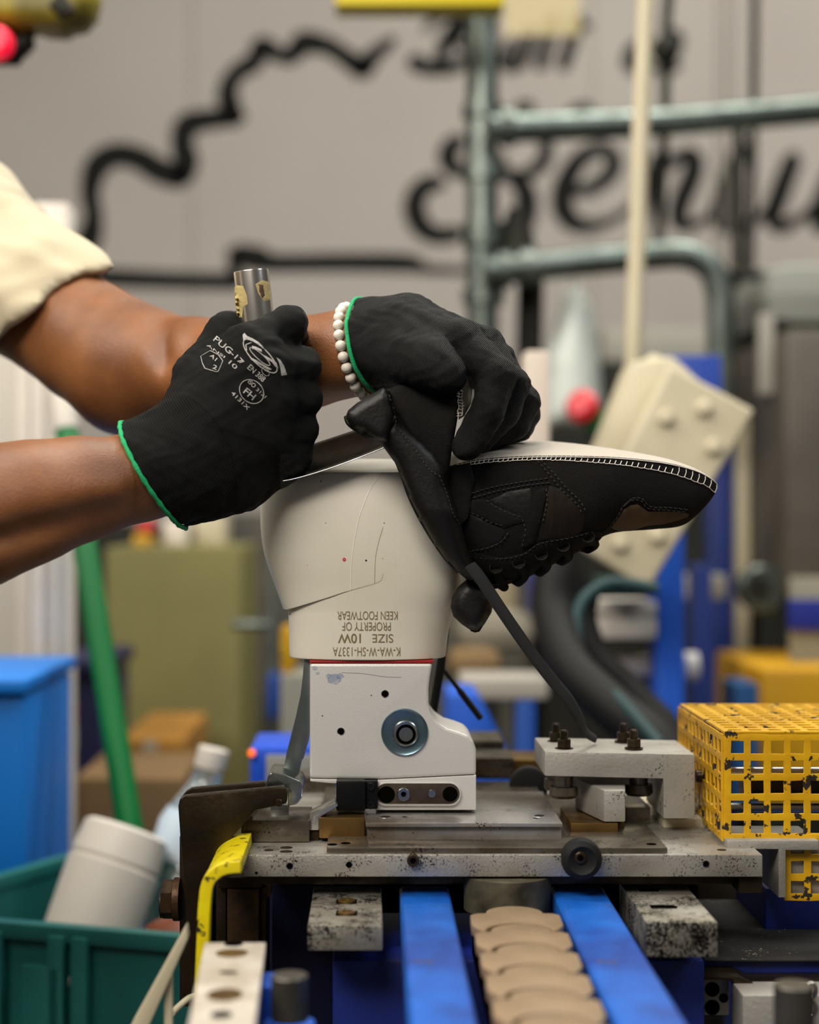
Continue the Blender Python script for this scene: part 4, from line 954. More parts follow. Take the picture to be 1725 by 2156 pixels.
st = [(813+21*math.cos(a), 1671+21.5*math.sin(a)) for a in [PI/2+PI*k/12 for k in range(13)]]+[(947+21*math.cos(a), 1671+21.5*math.sin(a)) for a in [-PI/2+PI*k/12 for k in range(13)]]
def scale_poly(p, s, cx, cy): return [(cx+(x-cx)*s[0], cy+(y-cy)*s[1]) for x, y in p]
prism('slot_rim', scale_poly(st, (1.035, 1.14), 880, 1671), 1.0903, 0.002, m_anod, t, 0.0003, vec=Vector((0, -0.9, 0)))
sl = prism('slot_plate', st, 1.0880, 0.001, M('brown_steel_insert', rgb(112, 100, 88), 0.35, 0.9, col2=rgb(84, 70, 60), vs=60), t, 0.0002, label='brown steel insert')
disc_px('insert_hole', 814, 1673, 1.0880, 0.0054, 0.0002, m_hole, t); disc_px('insert_hole', 948, 1672, 1.0880, 0.0048, 0.0002, m_hole, t)
screw_px('insert_screw', 850, 1672, 1.0880, 0.0042, t, m_zinc, 0.0022, 0.45); disc_px('hex_socket', 850, 1672, 1.087, 0.0018, 0.0003, m_hole, t, seg=6)
screw_px('insert_pin', 910, 1671, 1.0880, 0.0026, t, m_zinc, 0.0010, 0.3)
for x, y in ((679, 1507), (782, 1464)): disc_px('pin_hole', x, y, 1.09, 0.0004, 0.0002, m_hole, t)
sm = M('blue_smudge', rgb(120, 150, 196), 0.6, alpha=0.22)
bvm = bvh_of(mount_body)
for k, (x, y, r) in enumerate(((704, 1430, 14), (716, 1424, 8), (663, 1407, 6), (693, 1424, 7), (669, 1418, 4))):
    patch('ink_smudge', [(x+r*(1+0.12*math.sin(3*a+k))*math.cos(a), y+r*0.8*(1+0.1*math.cos(5*a+k))*math.sin(a)) for a in [j*PI/10 for j in range(20)]], bvm, 0.00008, sm, t, 5, label='blue ink smudge', sink=0)
seam('scratch', [(720, 1416), (770, 1419), (810, 1425), (845, 1426)], bvm, 0.00016, M('grey_scratch', rgb(110, 106, 104), 0.6), t)
t = thing('black_clip', 'small black plastic catch with two screws below the mounting block', 'catch')
block('catch_body', 708, 1644, 770, 1708, 1.080, 0.03, M('satin_black', rgb(10, 10, 11), 0.4, spec=0.2), t, 0.0015)
block('catch_flange', 766, 1644, 796, 1704, 1.084, 0.02, M('satin_black', rgb(10, 10, 11), 0.4, spec=0.2), t, 0.0012)
for y in (1656, 1695): screw_px('catch_screw', 781, y, 1.084, 0.0026, t, M('black_screw', rgb(30, 30, 30), 0.3, 0.6), 0.0015, 0.5)
# ------------------------------------------------------------------ the white shoe last
m_last = M('white_last_plastic', rgb(224, 217, 205), 0.38, col2=rgb(214, 209, 188), vs=9, sss=0.15, spec=0.5)
def lofted(name, rings, mat, parent, smooth=40, cap=True):
    bm = bmesh.new(); R = [[bm.verts.new(p) for p in r] for r in rings]; n = len(R[0])
    for a, b in zip(R, R[1:]):
        for i in range(n): bm.faces.new((a[i], a[(i+1) % n], b[(i+1) % n], b[i]))
    if cap: bm.faces.new(R[0]); bm.faces.new(R[-1][::-1])
    return obj(name, bm, mat, parent, smooth)
last = thing('shoe_last', 'white plastic shoe last upside down on the aluminium block, with engraved lettering', 'shoe last')
LY = 1.12
def last_ring(y, xl, xr, hw, tilt=0.0, e=2.6, n=72):
    r = []; z = CZ+(1078-y)/F*(LY-0.03)
    a0, a1 = (xl-862.5)/F*LY, (xr-862.5)/F*LY; cx, hx = (a0+a1)/2, (a1-a0)/2
    for k in range(n):
        a = 2*PI*k/n; c, s = math.cos(a), math.sin(a)
        x = cx+hx*math.copysign(abs(c)**(2/e), c); yy = hw*math.copysign(abs(s)**(2/e), s)
        r.append(Vector((x, LY+yy, z+tilt*(yy+hw))))
    return r
cn_s = spline([(1120, 566, 935, .03845), (1160, 566, 954, .03792), (1200, 578, 967, .03692), (1240, 596, 971, .03542), (1283, 607, 957, .0338), (1300, 608, 952, .0334), (1340, 609, 944, .0325), (1383, 610, 939, .0315), (1389, 612, 937, .031), (1391, 618, 930, .029)], 4)
up_s = spline([(994, 580, 935, .033), (998, 572, 930, .0345), (1020, 559, 925, .0365), (1060, 551, 925, .038), (1110, 550, 935, .0385), (1160, 556, 955, .038), (1200, 567, 968, .037), (1240, 581, 972, .0355), (1286, 597, 956, .034)], 5)
rings = [last_ring(*(list(q)+[0.16*max(0, (1100-q[0])/110)])) for q in up_s]
top0 = [Vector((p.x*1.0, p.y, p.z)) for p in rings[0]]
c0 = sum(top0, Vector())/len(top0); inner = [c0+(p-c0)*0.9+Vector((0, 0, 0.0006)) for p in top0]
body_up = lofted('heel_part', [inner]+rings, m_last, last, 50)
bm = bmesh.new(); bm.from_mesh(body_up.data); pa, pb = P(598, 1288, 1.08), P(806, 1222, 1.08); dd_ = (pb-pa).normalized(); nn_ = Vector((dd_.z, 0, -dd_.x))
if nn_.z > 0: nn_ = -nn_
r_ = bmesh.ops.bisect_plane(bm, geom=bm.verts[:]+bm.edges[:]+bm.faces[:], dist=1e-6, plane_co=pa, plane_no=nn_, clear_outer=True)
bmesh.ops.holes_fill(bm, edges=[e for e in bm.edges if e.is_boundary]); bm.to_mesh(body_up.data); bm.free(); body_up.data.shade_smooth(); body_up.data.set_sharp_from_angle(angle=math.radians(50))
lo_s = spline([(1283, 607, 957, .0339), (1300, 608, 952, .0336), (1340, 609, 944, .033), (1383, 610, 939, .0325), (1389, 612, 937, .032), (1391, 618, 930, .030)], 4)
body_lo = lofted('cone_part', [last_ring(*q) for q in cn_s], m_last, last, 50)
bv_last = BVHTree.FromPolygons(*(lambda A, B: ([v.co.copy() for v in A.data.vertices]+[v.co.copy() for v in B.data.vertices],
    [tuple(p.vertices) for p in A.data.polygons]+[tuple(i+len(A.data.vertices) for i in p.vertices) for p in B.data.polygons]))(body_up, body_lo))
m_etch = M('etched_brown', rgb(120, 104, 66), 0.8)
m_seaml = M('pale_seam', rgb(238, 232, 218), 0.4); m_seamd = M('brown_seam', rgb(120, 104, 70), 0.7)
text_on('engraved_text', 'K-WA-W-SH-1337A', 772, 1372, 142, 19, 180, bv_last, m_etch, last, spacing=1.05)
text_on('engraved_text', 'SIZE', 806, 1344, 44, 18, 180, bv_last, m_etch, last)
text_on('engraved_text', '10W', 736, 1344, 48, 20, 180, bv_last, m_etch, last, bold=0.012)
text_on('engraved_text', 'PROPERTY OF', 772, 1319, 102, 18, 180, bv_last, m_etch, last)
text_on('engraved_text', 'KEEN FOOTWEAR', 774, 1296, 127, 18, 180, bv_last, m_etch, last)
seam('pale_seam', [(805, 994), (780, 1030), (758, 1085), (746, 1140), (740, 1190), (739, 1242)], bv_last, 0.00028, m_seaml, last)
seam('lower_seam', [(606, 1284), (660, 1268), (720, 1248), (739, 1243), (775, 1233), (788, 1229), (802, 1222), (807, 1208)], bv_last, 0.00016, M('soft_seam', rgb(176, 164, 136), 0.6), last)
seam('brown_seam', [(807, 1110), (798, 1140), (791, 1175), (789, 1228)], bv_last, 0.00015, m_seamd, last)
p, n = on(bv_last, 725, 1178, 0.0); lathe('red_dot', p, n, [(-0.0001, 0.0011), (0.0002, 0.0011)], m_red, last, 20, 'red pin mark'); lathe('dot_core', p, n, [(0, 0.0005), (0.0003, 0.0005)], M('pink', rgb(222, 130, 140), 0.5), last, 16)
for x, y, r in ((771, 1180, .00055), (611, 1293, .0005), (676, 1013, .0004), (686, 1101, .00025), (809, 1101, .0003), (806, 1176, .0002), (648, 1190, .0002)):
    p, n = on(bv_last, x, y, 0.0); lathe('pin_mark', p, n, [(-0.0001, r), (0.0002, r)], m_hole, last, 12)

# ------------------------------------------------------------------ the black shoe upper pulled over the last
m_suede = M('black_suede', rgb(23, 21, 19), 0.9, col2=rgb(16, 15, 14), vs=40, bump=0.5, bs=900, spec=0.15)
m_leather = M('black_leather', rgb(17, 15, 14), 0.46, bump=0.25, bs=420, spec=0.3)
m_mesh = M('dark_brown_leather', rgb(38, 31, 23), 0.6, col2=rgb(24, 20, 17), vs=60, stretch=(3, 1, .6), bump=0.4, bs=260, spec=0.15)
m_brown = M('brown_nubuck', rgb(84, 64, 38), 0.85, col2=rgb(62, 47, 30), vs=50, bump=0.2, bs=700)
m_thread = M('black_thread', rgb(46, 44, 41), 0.7, spec=0.2); m_wthread = M('white_thread', rgb(228, 220, 208), 0.6)
m_board = M('white_fabric_board', rgb(232, 222, 208), 0.8, specks=(rgb(90, 80, 70), 0.78, 500))
shoe = thing('shoe_upper', 'black suede shoe upper with white stitched edge, pulled half over the last', 'shoe')
YC = 1.103
st_ = [  # T (stitch edge near), B (underside), far edge y, half width
    ((936, 986), (975, 1212), 962, .030), ((1000, 970), (1040, 1232), 934, .037), ((1080, 963), (1092, 1224), 928, .041), ((1160, 961), (1150, 1196), 930, .044),
    ((1240, 962), (1222, 1160), 936, .045), ((1310, 965), (1285, 1124), 945, .042), ((1380, 972), (1372, 1115), 958, .034), ((1430, 981), (1432, 1108), 971, .026),
    ((1470, 993), (1466, 1086), 987, .018), ((1497, 1008), (1494, 1056), 1004, .010), ((1510, 1020), (1507, 1036), 1018, .004)]
S_ = spline([(a[0], a[1], b[0], b[1], f, w) for a, b, f, w in st_], 6)
rings = []; brd = []
def shoe_pt(q, s, side):
    """s: 0 at the stitched edge, 1 at the underside"""
    tx, ty, bx, by, fy, w = q
    Dn = YC-w; Df = YC+w
    T = P(tx, ty, Dn); Tf = P(tx, fy, Df); Tf.x = T.x; B = P(bx, by, YC)
    prof = (1-max(0, (s-0.30)/0.70)**2.3)**0.5 if s > 0.30 else 1.0-0.06*((0.30-s)/0.30)**2
    z = (T.z if side < 0 else Tf.z)*(1-s)+B.z*s; x = T.x*(1-s)+B.x*s
    x -= 0  
    return Vector((x, YC+side*w*prof*1.0, z))
for q in S_:
    r = [shoe_pt(q, s, -1) for s in np.linspace(0, 0.97, 15)]+[P(q[2], q[3], YC)]+[shoe_pt(q, s, 1) for s in np.linspace(0.97, 0, 15)]
    rings.append(r)
    brd.append((r[0], r[-1]))
# the near wall is seen closer than the centre plane: keep its outline where it shows
body = lofted('shoe_body', rings, m_suede, shoe, 60)
bv_shoe = bvh_of(body)
bm = bmesh.new(); G = []
for a, b in brd:
    row = []
    for k in range(9):
        s = k/8; p = a.lerp(b, s); p.z += 0.0006+0.0016*math.sin(PI*s)*min(1, (b-a).length/0.05)
        row.append(bm.verts.new(p))
    G.append(row)
for i in range(len(G)-1):
    for k in range(8): bm.faces.new((G[i][k], G[i+1][k], G[i+1][k+1], G[i][k+1]))
bmesh.ops.solidify(bm, geom=bm.faces[:], thickness=-0.0012)
obj('insole_board', bm, m_board, shoe, 60, 'white fabric board sewn into the sole side')
# overlock stitches
bm = bmesh.new(); edge = spline([a[0] for a in st_], 24); acc = 0; lastp = None; low = []
for i in range(len(edge)-1):
    x, y = edge[i]; nx, ny = edge[i+1]; acc += math.hypot(nx-x, ny-y)
    fac = max(0, min(1, (x-1150)/330)); need = 9.0+fac*5
    if acc < need: continue
    acc = 0; hgt = 6+16*fac**1.1 if x < 1480 else 19
    jj = random.uniform(-1, 1)
    pts = []
    for (dx, dy) in ((3+2*fac+jj, -2.5), (1, hgt*0.5), (-1-2*fac, hgt)):
        p, n_ = on(bv_shoe, x+dx, y+dy+1, 0.0007); 
        pts.append(p if p is not None else None)
    if any(p is None for p in pts[1:]): continue
    if pts[0] is None: pts[0] = pts[1]+Vector((0, 0, 0.002))
    tube_bm(bm, pts, 0.00026, 6); low.append(pts[-1])
    if len(low) > 1: tube_bm(bm, [low[-2], (low[-2]+low[-1])/2+Vector((0, -0.0002, random.uniform(-0.0005, 0.0001))), low[-1]], 0.00026, 6)
topl = [x for x in (on(bv_shoe, a[0], a[1]+1.5, 0.0007)[0] for a in edge[::4]) if x is not None]
tube_bm(bm, topl, 0.00030, 6)
obj('overlock_stitching', bm, m_wthread, shoe, 60, 'white overlock thread along the sole edge')
# panels
tr = lambda z: [(880+x*0.3942, 880+y*0.3942) for x, y in z]
patch('toe_patch', tr([(1030, 585), (1075, 530), (1100, 490), (1140, 466), (1175, 462), (1200, 480), (1230, 500), (1320, 500), (1400, 502), (1448, 514), (1440, 530), (1380, 548), (1310, 566), (1230, 574), (1180, 588), (1140, 602), (1080, 604)]), bv_shoe, 0.0007, m_brown, shoe, 7, label='brown patch at the toe')
patch('vamp_panel', tr([(640, 655), (668, 540), (690, 400), (705, 362), (770, 385), (830, 440), (890, 520), (880, 600), (830, 640), (740, 650)]), bv_shoe, 0.0005, m_mesh, shoe, 7, label='dark brown creased leather panel')
patch('quarter_panel', tr([(385, 440), (480, 395), (600, 375), (612, 440), (600, 560), (575, 590), (560, 540), (500, 505), (420, 470)]), bv_shoe, 0.0005, m_leather, shoe, 7)
patch('ankle_panel', tr([(150, 440), (260, 500), (380, 560), (470, 600), (440, 660), (330, 690), (190, 650), (130, 600), (110, 520)]), bv_shoe, 0.0004, m_leather, shoe, 7)
patch('strap_band', tr([(352, 432), (400, 460), (500, 505), (570, 535), (572, 556), (500, 575), (460, 590), (360, 545), (215, 480), (165, 445), (240, 440)]), bv_shoe, 0.0013, m_suede, shoe, 6)
patch('lace_band', tr([(618, 400), (670, 370), (690, 380), (686, 440), (662, 540), (618, 680), (560, 690), (552, 640), (590, 560)]), bv_shoe, 0.0012, m_suede, shoe, 6)
patch('eyestay', tr([(160, 690), (300, 715), (440, 748), (560, 725), (640, 672), (790, 645), (900, 612), (1000, 596), (1010, 605), (930, 645), (850, 690), (760, 740), (660, 790), (560, 850), (500, 870), (400, 830), (300, 840), (240, 830), (190, 770)]), bv_shoe, 0.0012, m_suede, shoe, 7)
bm = bmesh.new()
for ln in ([(180, 425), (280, 405), (400, 370), (560, 342), (700, 322)], [(190, 445), (300, 425), (420, 392), (570, 362), (730, 344)],
           [(655, 225), (720, 290), (790, 370), (870, 450), (905, 520)], [(640, 230), (700, 300), (770, 385), (850, 460), (880, 520)],
           [(1000, 598), (1060, 530), (1095, 470), (1140, 438), (1190, 440), (1230, 480), (1330, 488), (1440, 500)], [(1105, 462), (1145, 428), (1195, 430), (1240, 470), (1340, 476), (1440, 488)],
           [(125, 710), (240, 715), (300, 705), (380, 690), (450, 655), (485, 610)], [(150, 700), (300, 738), (440, 748), (560, 726), (650, 668), (800, 638), (920, 606)],
           [(215, 485), (300, 510), (390, 556), (480, 578)], [(370, 440), (450, 492), (560, 530)], [(686, 380), (690, 450), (665, 560)], [(560, 540), (575, 600), (555, 690)]):
    stitches(bm, tr(ln), bv_shoe, 7, 3.5, 0.00034, 0.0012, 8)
obj('seam_stitching', bm, m_thread, shoe, 60, 'dark grey double stitching')
# laces
lp = [((1046, 1196), (1056, 1222), (1062, 1236)), ((1093, 1186), (1104, 1206), (1092, 1226)), ((1140, 1168), (1150, 1186), (1138, 1205)), ((1186, 1150), (1196, 1166), (1184, 1182)), ((1238, 1130), (1250, 1142), (1238, 1156))]
for a, b, c in lp:
    q = []
    for x, y in (a, b, c):
        p, n_ = on(bv_shoe, x, y, 0.0016)
        q.append(p if p is not None else P(x, y, YC-0.012))
    if q[0].y > q[-1].y: pass
    tube('lace_loop', [Vector(v) for v in spline([tuple(v) for v in q], 6)]+[q[-1]+Vector((-0.002, 0.02, 0.001))], 0.0030, m_suede, shoe, 12)
    e0, n0 = on(bv_shoe, a[0]-1, a[1]-3, 0.001); 
    if e0 is not None: tube('eyelet', [e0+Vector((0.0040*math.cos(k*PI/8), -0.0006, 0.0034*math.sin(k*PI/8))) for k in range(16)], 0.0004, M('eyelet_metal', rgb(30, 27, 22), 0.5, 0.5), shoe, 8, closed=True)
for k in range(5):
    x, y = (1070, 1222, 1046)[0:0] or [(1075, 1226), (1118, 1208), (1164, 1186), (1210, 1164), (1252, 1144)][k], 0
    cx, cy = x
    pillow('lace_pad', [(cx-12+28*math.cos(a)-8*math.sin(a), cy+13*math.sin(a)-10*math.cos(a)-2) for a in [j*PI/8 for j in range(16)]], 1.096, 0.013, 14, m_suede, shoe, 6)
# collar band, piping, heel flap, quarter held up by the hand
col_poly = [(728, 884), (742, 905), (770, 922), (803, 935), (832, 975), (846, 1010), (858, 1042), (880, 1090), (905, 1135), (930, 1170), (958, 1200), (985, 1222), (1010, 1226), (1000, 1195), (985, 1160), (972, 1110), (955, 1060), (944, 1020), (946, 985), (925, 960), (895, 930), (868, 905), (845, 880), (832, 862), (815, 880), (780, 905), (745, 890)]
cd = lambda x, y: 1.058+0.022*max(0, (y-1080)/150)+0.008*max(0, (900-y)/60)
band = pillow('collar_band', col_poly, cd, 0.011, 34, m_leather, shoe, 9, back=0.012)
bv_col = bvh_of(band)
tube('collar_piping', [P(x+3, y-1, cd(x, y)-0.001) for x, y in spline([(727, 878), (732, 892), (750, 905), (775, 913), (802, 926), (830, 962), (846, 1004), (860, 1044), (882, 1090), (908, 1134), (934, 1172), (962, 1204)], 8)], 0.0018, m_leather, shoe, 12)
# the quarter: suede sheet standing up into the hand
qpoly = [(812, 822), (850, 806), (900, 800), (965, 806), (972, 825), (968, 850), (964, 880), (958, 915), (952, 950), (946, 988), (938, 1000), (925, 985), (895, 955), (868, 918), (845, 885), (830, 868), (818, 845)]
qd = lambda x, y: 1.056-0.004*math.sin((y-800)/190*PI)+0.0001*(972-x)*0.05
quarter = pillow('raised_quarter', qpoly, qd, 0.0022, 10, m_suede, shoe, 9)
pillow('quarter_lower', [(930, 985), (990, 974), (1000, 1010), (985, 1090), (965, 1110), (940, 1040)], 1.0665, 0.0012, 12, m_suede, shoe, 9)
heel = pillow('heel_cap', [(727, 880), (733, 864), (752, 848), (770, 838), (806, 816), (822, 824), (833, 870), (828, 900), (816, 930), (790, 926), (766, 908), (742, 902)], 1.050, 0.009, 20, m_leather, shoe, 7)
bv_q = bvh_of(quarter); bv_h = bvh_of(heel)
bm = bmesh.new()
stitches(bm, [(836, 900), (860, 930), (885, 962), (905, 990), (930, 1004)], bv_col, 6, 3, 0.00034, 0.0006)
stitches(bm, [(845, 893), (868, 922), (893, 953), (915, 980), (938, 992)], bv_q, 6, 3, 0.00034, 0.0006, Dfb=1.052)
stitches(bm, [(818, 832), (830, 868), (834, 892), (826, 912)], bv_h, 6, 3, 0.00034, 0.0006, Dfb=1.045)
stitches(bm, [(925, 1002), (940, 1040), (955, 1085), (985, 1130)], bv_col, 6, 3, 0.00034, 0.0006)
obj('collar_stitching', bm, m_thread, shoe, 60)
bm = bmesh.new()
for k in range(9):
    y = 822+k*6.6; x = 970-2*math.sin(k); tube_bm(bm, [P(x-6, y+random.uniform(-2, 2), 1.051), P(x+1, y+1, 1.0515), P(x+6, y+random.uniform(-2, 2), 1.053)], 0.00026, 6)
tube_bm(bm, [P(965+random.uniform(-2, 2), 820+k*5, 1.051) for k in range(12)], 0.00026, 6); tube_bm(bm, [P(973+random.uniform(-1.5, 1.5), 820+k*5, 1.052) for k in range(12)], 0.00026, 6)
obj('edge_stitching', bm, m_wthread, shoe, 60, 'white thread on the raised edge')
pillow('board_edge', [(966, 780), (985, 785), (995, 820), (992, 850), (978, 876), (966, 884)], 1.066, 0.002, 8, m_board, shoe, 7, label='white board edge between thumb and finger')
# tongue and pull
pillow('tongue', [(985, 1218), (1022, 1235), (1042, 1262), (1034, 1292), (1020, 1315), (1004, 1328), (990, 1326), (972, 1314), (955, 1298), (949, 1280), (952, 1256), (966, 1234)], 1.092, 0.011, 26, m_leather, shoe, 7)
pillow('tongue_lining', [(1010, 1240), (1036, 1272), (1036, 1288), (1010, 1330), (1000, 1332), (990, 1328)], 1.099, 0.004, 8, m_suede, shoe, 7)
# free lace, and its other end behind the block
lace_pts = [(990, 1190, 1.060), (1010, 1215, 1.056), (1060, 1290, 1.062), (1110, 1362, 1.072), (1160, 1428, 1.082), (1195, 1470, 1.090), (1218, 1510, 1.102), (1232, 1540, 1.115), (1254, 1556, 1.138)]
tube('free_lace', [P(*q) for q in spline(lace_pts, 10)], [0.0040*(1-0.35*max(0, (i-55)/26)) for i in range(81)], M('black_lace', rgb(24, 26, 25), 0.75, wave=((900, 0.8, (0, 0.5, 0), 1.0), (900, 0.8, (0, -0.9, 0), 1.0))), shoe, 14, flat=0.40, up=(0.25, -1, 0.2))
tube('lace_end', [P(*q) for q in spline([(938, 1320, 1.17), (930, 1390, 1.17), (922, 1440, 1.175), (912, 1498, 1.18)], 8)], 0.0030, MATS['black_lace'], shoe, 12, flat=0.7, up=(0, -1, 0))
tube('lace_tip', [P(*q) for q in spline([(930, 1405, 1.18), (965, 1450, 1.2), (1012, 1512, 1.21)], 8)], [0.0016]*9+[0.0024]*8, MATS['black_lace'], shoe, 10)
# ------------------------------------------------------------------ the person: two bare arms, gloves, sleeve
m_skin = M('brown_skin', rgb(134, 84, 46), 0.46, col2=rgb(104, 62, 32), vs=22, bump=0.4, bs=700, sss=0.05, spec=0.45, specks=(rgb(60, 34, 22), 0.80, 60))
m_shirt = M('cream_cotton', rgb(192, 180, 152), 0.9, bump=0.3, bs=1400, sheen=0.2)
m_knit = M('black_knit', rgb(10, 10, 8), 0.72, bump=0.35, bs=260, spec=0.16, wave=((300, 0.9, (0, 0.5, 0), 1.4, 0.5), (520, 0.5, (0, -1.0, 0), 1.0, 0.5)))
m_cuff = M('black_ribbed_knit', rgb(10, 10, 8), 0.75, spec=0.15, wave=((210, 1.0, (0, 0.62, 0), 0.6, 0.5), (500, 0.5, (0, -0.95, 0), 1.0, 0.5)))
m_coat = M('black_coated_knit', rgb(10, 9, 8), 0.5, bump=0.5, bs=700, spec=0.25, wave=((330, 0.45, (0, 0.9, 0), 1.2, 0.5),))
m_knit2 = M('black_knit_worn', rgb(10, 9, 8), 0.6, bump=0.45, bs=420, spec=0.16, wave=((330, 0.7, (0, -0.7, 0), 1.4, 0.5), (520, 0.4, (0, 0.8, 0), 1.0, 0.5)))
m_greenh = M('green_hem', rgb(0, 150, 88), 0.8, bump=0.6, bs=900)
person = thing('person', 'person in cream T-shirt and black gloves, working from the left', 'person')
PV = lambda *q: tuple(P(*q))
B = Body((-0.80, 0.78, 0.86), (0.10, 1.62, 1.86), 0.0040)
# right arm (nearer): shoulder, elbow and forearm
B.chain([((-0.52, 1.02, 1.52), .056), ((-0.50, 0.93, 1.36), .050), ((-0.46, 0.96, 1.225), .042)], .02)
B.chain([((-0.46, 0.96, 1.225), .044), ((-0.40, 0.975, 1.235), .046), (PV(-60, 1090, 1.0), .040), (PV(60, 1058, 1.015), .0345), (PV(180, 1030, 1.035), .0285), (PV(300, 1002, 1.055), .0255), (PV(380, 985, 1.065), .0245)], .012)
B.cap(PV(80, 1000, 1.02), PV(150, 975, 1.03), .0125, .011, .014)
B.cap(PV(-100, 1075, 0.972), PV(240, 1046, 1.018), .009, .006, .012)
B.cap(PV(-100, 1140, 0.98), PV(140, 1075, 1.004), .006, .0045, .008)
B.cap(PV(140, 1075, 1.004), PV(250, 1020, 1.025), .0045, .003, .008)
B.cap(PV(-40, 1140, 0.966), PV(310, 1058, 1.022), .001, .001, .018, cut=True)
# left arm (farther): upper arm, elbow, forearm
B.chain([((-0.47, 1.42, 1.50), .062), (PV(-60, 570, 1.36), .050), (PV(60, 630, 1.31), .0465), (PV(190, 722, 1.27), .0450), (PV(265, 775, 1.25), .0435)], .006)
B.chain([(PV(265, 775, 1.25), .044), (PV(320, 780, 1.235), .0405), (PV(410, 778, 1.20), .0340), (PV(520, 772, 1.16), .0305), (PV(650, 762, 1.125), .0275), (PV(740, 742, 1.11), .0255), (PV(800, 725, 1.10), .0235)], .014)
B.cap(PV(255, 840, 1.255), PV(300, 865, 1.24), .019, .016, .02)
B.cap(PV(250, 700, 1.245), PV(330, 740, 1.22), .022, .016, .018)
B.cap(PV(330, 660, 1.19), PV(346, 760, 1.172), .001, .001, .02, cut=True)
# trunk, neck and head, outside the view
B.chain([((-0.60, 1.22, 1.54), .10), ((-0.62, 1.22, 1.30), .12), ((-0.64, 1.22, 1.05), .115)], .05)
B.cap((-0.53, 1.05, 1.50), (-0.53, 1.40, 1.50), .058, .058, .05)
B.cap((-0.58, 1.22, 1.55), (-0.56, 1.22, 1.66), .052, .05, .03)
B.cap((-0.55, 1.22, 1.73), (-0.57, 1.22, 1.77), .070, .072, .02); B.cap((-0.52, 1.22, 1.68), (-0.53, 1.22, 1.70), .042, .05, .02)
B.cap((-0.475, 1.22, 1.71), (-0.485, 1.22, 1.735), .011, .008, .008)
for s in (-1, 1): B.cap((-0.56, 1.22+s*.070, 1.71), (-0.565, 1.22+s*.074, 1.74), .012, .014, .006)
body = link('body', B.mesh('body'), m_skin, person, 180)
# head hair
H = Body((-0.68, 1.10, 1.66), (-0.44, 1.34, 1.88), 0.005)
H.cap((-0.565, 1.22, 1.755), (-0.575, 1.22, 1.780), .077, .078, .02); H.plane((-0.49, 1.22, 1.77), (-0.8, 0, 0.6))
link('hair', H.mesh('hair'), M('black_hair', rgb(20, 16, 14), 0.8, bump=1.0, bs=300), person, 180)
# T-shirt: trunk and both sleeves
S = Body((-0.82, 0.88, 0.96), (-0.10, 1.60, 1.66), 0.0045)
S.chain([((-0.60, 1.22, 1.53), .112), ((-0.62, 1.22, 1.30), .130), ((-0.64, 1.22, 1.02), .125)], .05)
S.cap((-0.53, 1.04, 1.50), (-0.53, 1.40, 1.50), .068, .068, .05)
S.chain([((-0.52, 1.03, 1.52), .066), ((-0.50, 0.955, 1.40), .062)], .02)
S.cap((-0.46, 1.42, 1.50), PV(-120, 500, 1.37), .072, .070, .02)
S.cap(PV(-120, 500, 1.37), PV(85, 655, 1.30), .070, .060, .02)
S.cap(PV(85, 655, 1.30), PV(200, 760, 1.27), .060, .056, .02)
sdir = Vector(PV(110, 650, 1.30))-Vector(PV(-60, 595, 1.36))
sdir = Vector((0.58, 0.13, -0.81))
S.plane(PV(104, 652, 1.30), (-sdir.x, -sdir.y, -sdir.z))
S.field(wob(0.0030, 60)); S.field(wob(0.0014, 130, 2)); S.cap(PV(-60, 612, 1.285), PV(60, 612, 1.245), .006, .001, .012, cut=True)
shirt = link('t_shirt', S.mesh('t_shirt'), m_shirt, person, 180)

# ---- right glove: fist round the tool handle, back of the hand towards us
G1 = Body((-0.205, 0.995, 1.235), (-0.035, 1.165, 1.395), 0.0013)
k = .0075
wr = (350, 985)
# ribbed cuff
for (x0, y0, x1, y1, D0_, D1_, r0, r1) in ((318, 958, 400, 905, 1.062, 1.064, .0245, .021), (335, 1000, 430, 960, 1.062, 1.062, .0255, .024), (368, 1036, 440, 1018, 1.064, 1.064, .0195, .0200)):
    G1.cap(PV(x0, y0, D0_), PV(x1, y1, D1_), r0, r1, .016)
G1.cap(PV(255, 1012, 1.050), PV(350, 990, 1.058), .0318, .0305, .012)
G1.cap(PV(350, 990, 1.058), PV(420, 970, 1.062), .0305, .0260, .012)
G1.chain([(PV(400, 905, 1.068), .0185), (PV(425, 800, 1.075), .0150), (PV(470, 735, 1.085), .0135)], .014)
# metacarpals
G1.cap(PV(400, 905, 1.060), PV(520, 735, 1.060), .0190, .0155, .014)
G1.cap(PV(410, 930, 1.056), PV(560, 765, 1.054), .0190, .0155, .014)
G1.cap(PV(425, 965, 1.056), PV(575, 845, 1.054), .0190, .0150, .014)
G1.cap(PV(440, 1000, 1.060), PV(565, 920, 1.058), .0185, .0150, .014)
G1.chain([(PV(440, 1022, 1.066), .0185), (PV(510, 1010, 1.070), .0165), (PV(572, 985, 1.074), .0140)], .012)
# thumb over the top, behind the handle
G1.chain([(PV(425, 790, 1.078), .0135), (PV(478, 705, 1.088), .0125), (PV(530, 690, 1.108), .0115), (PV(592, 700, 1.112), .0110)], .008)
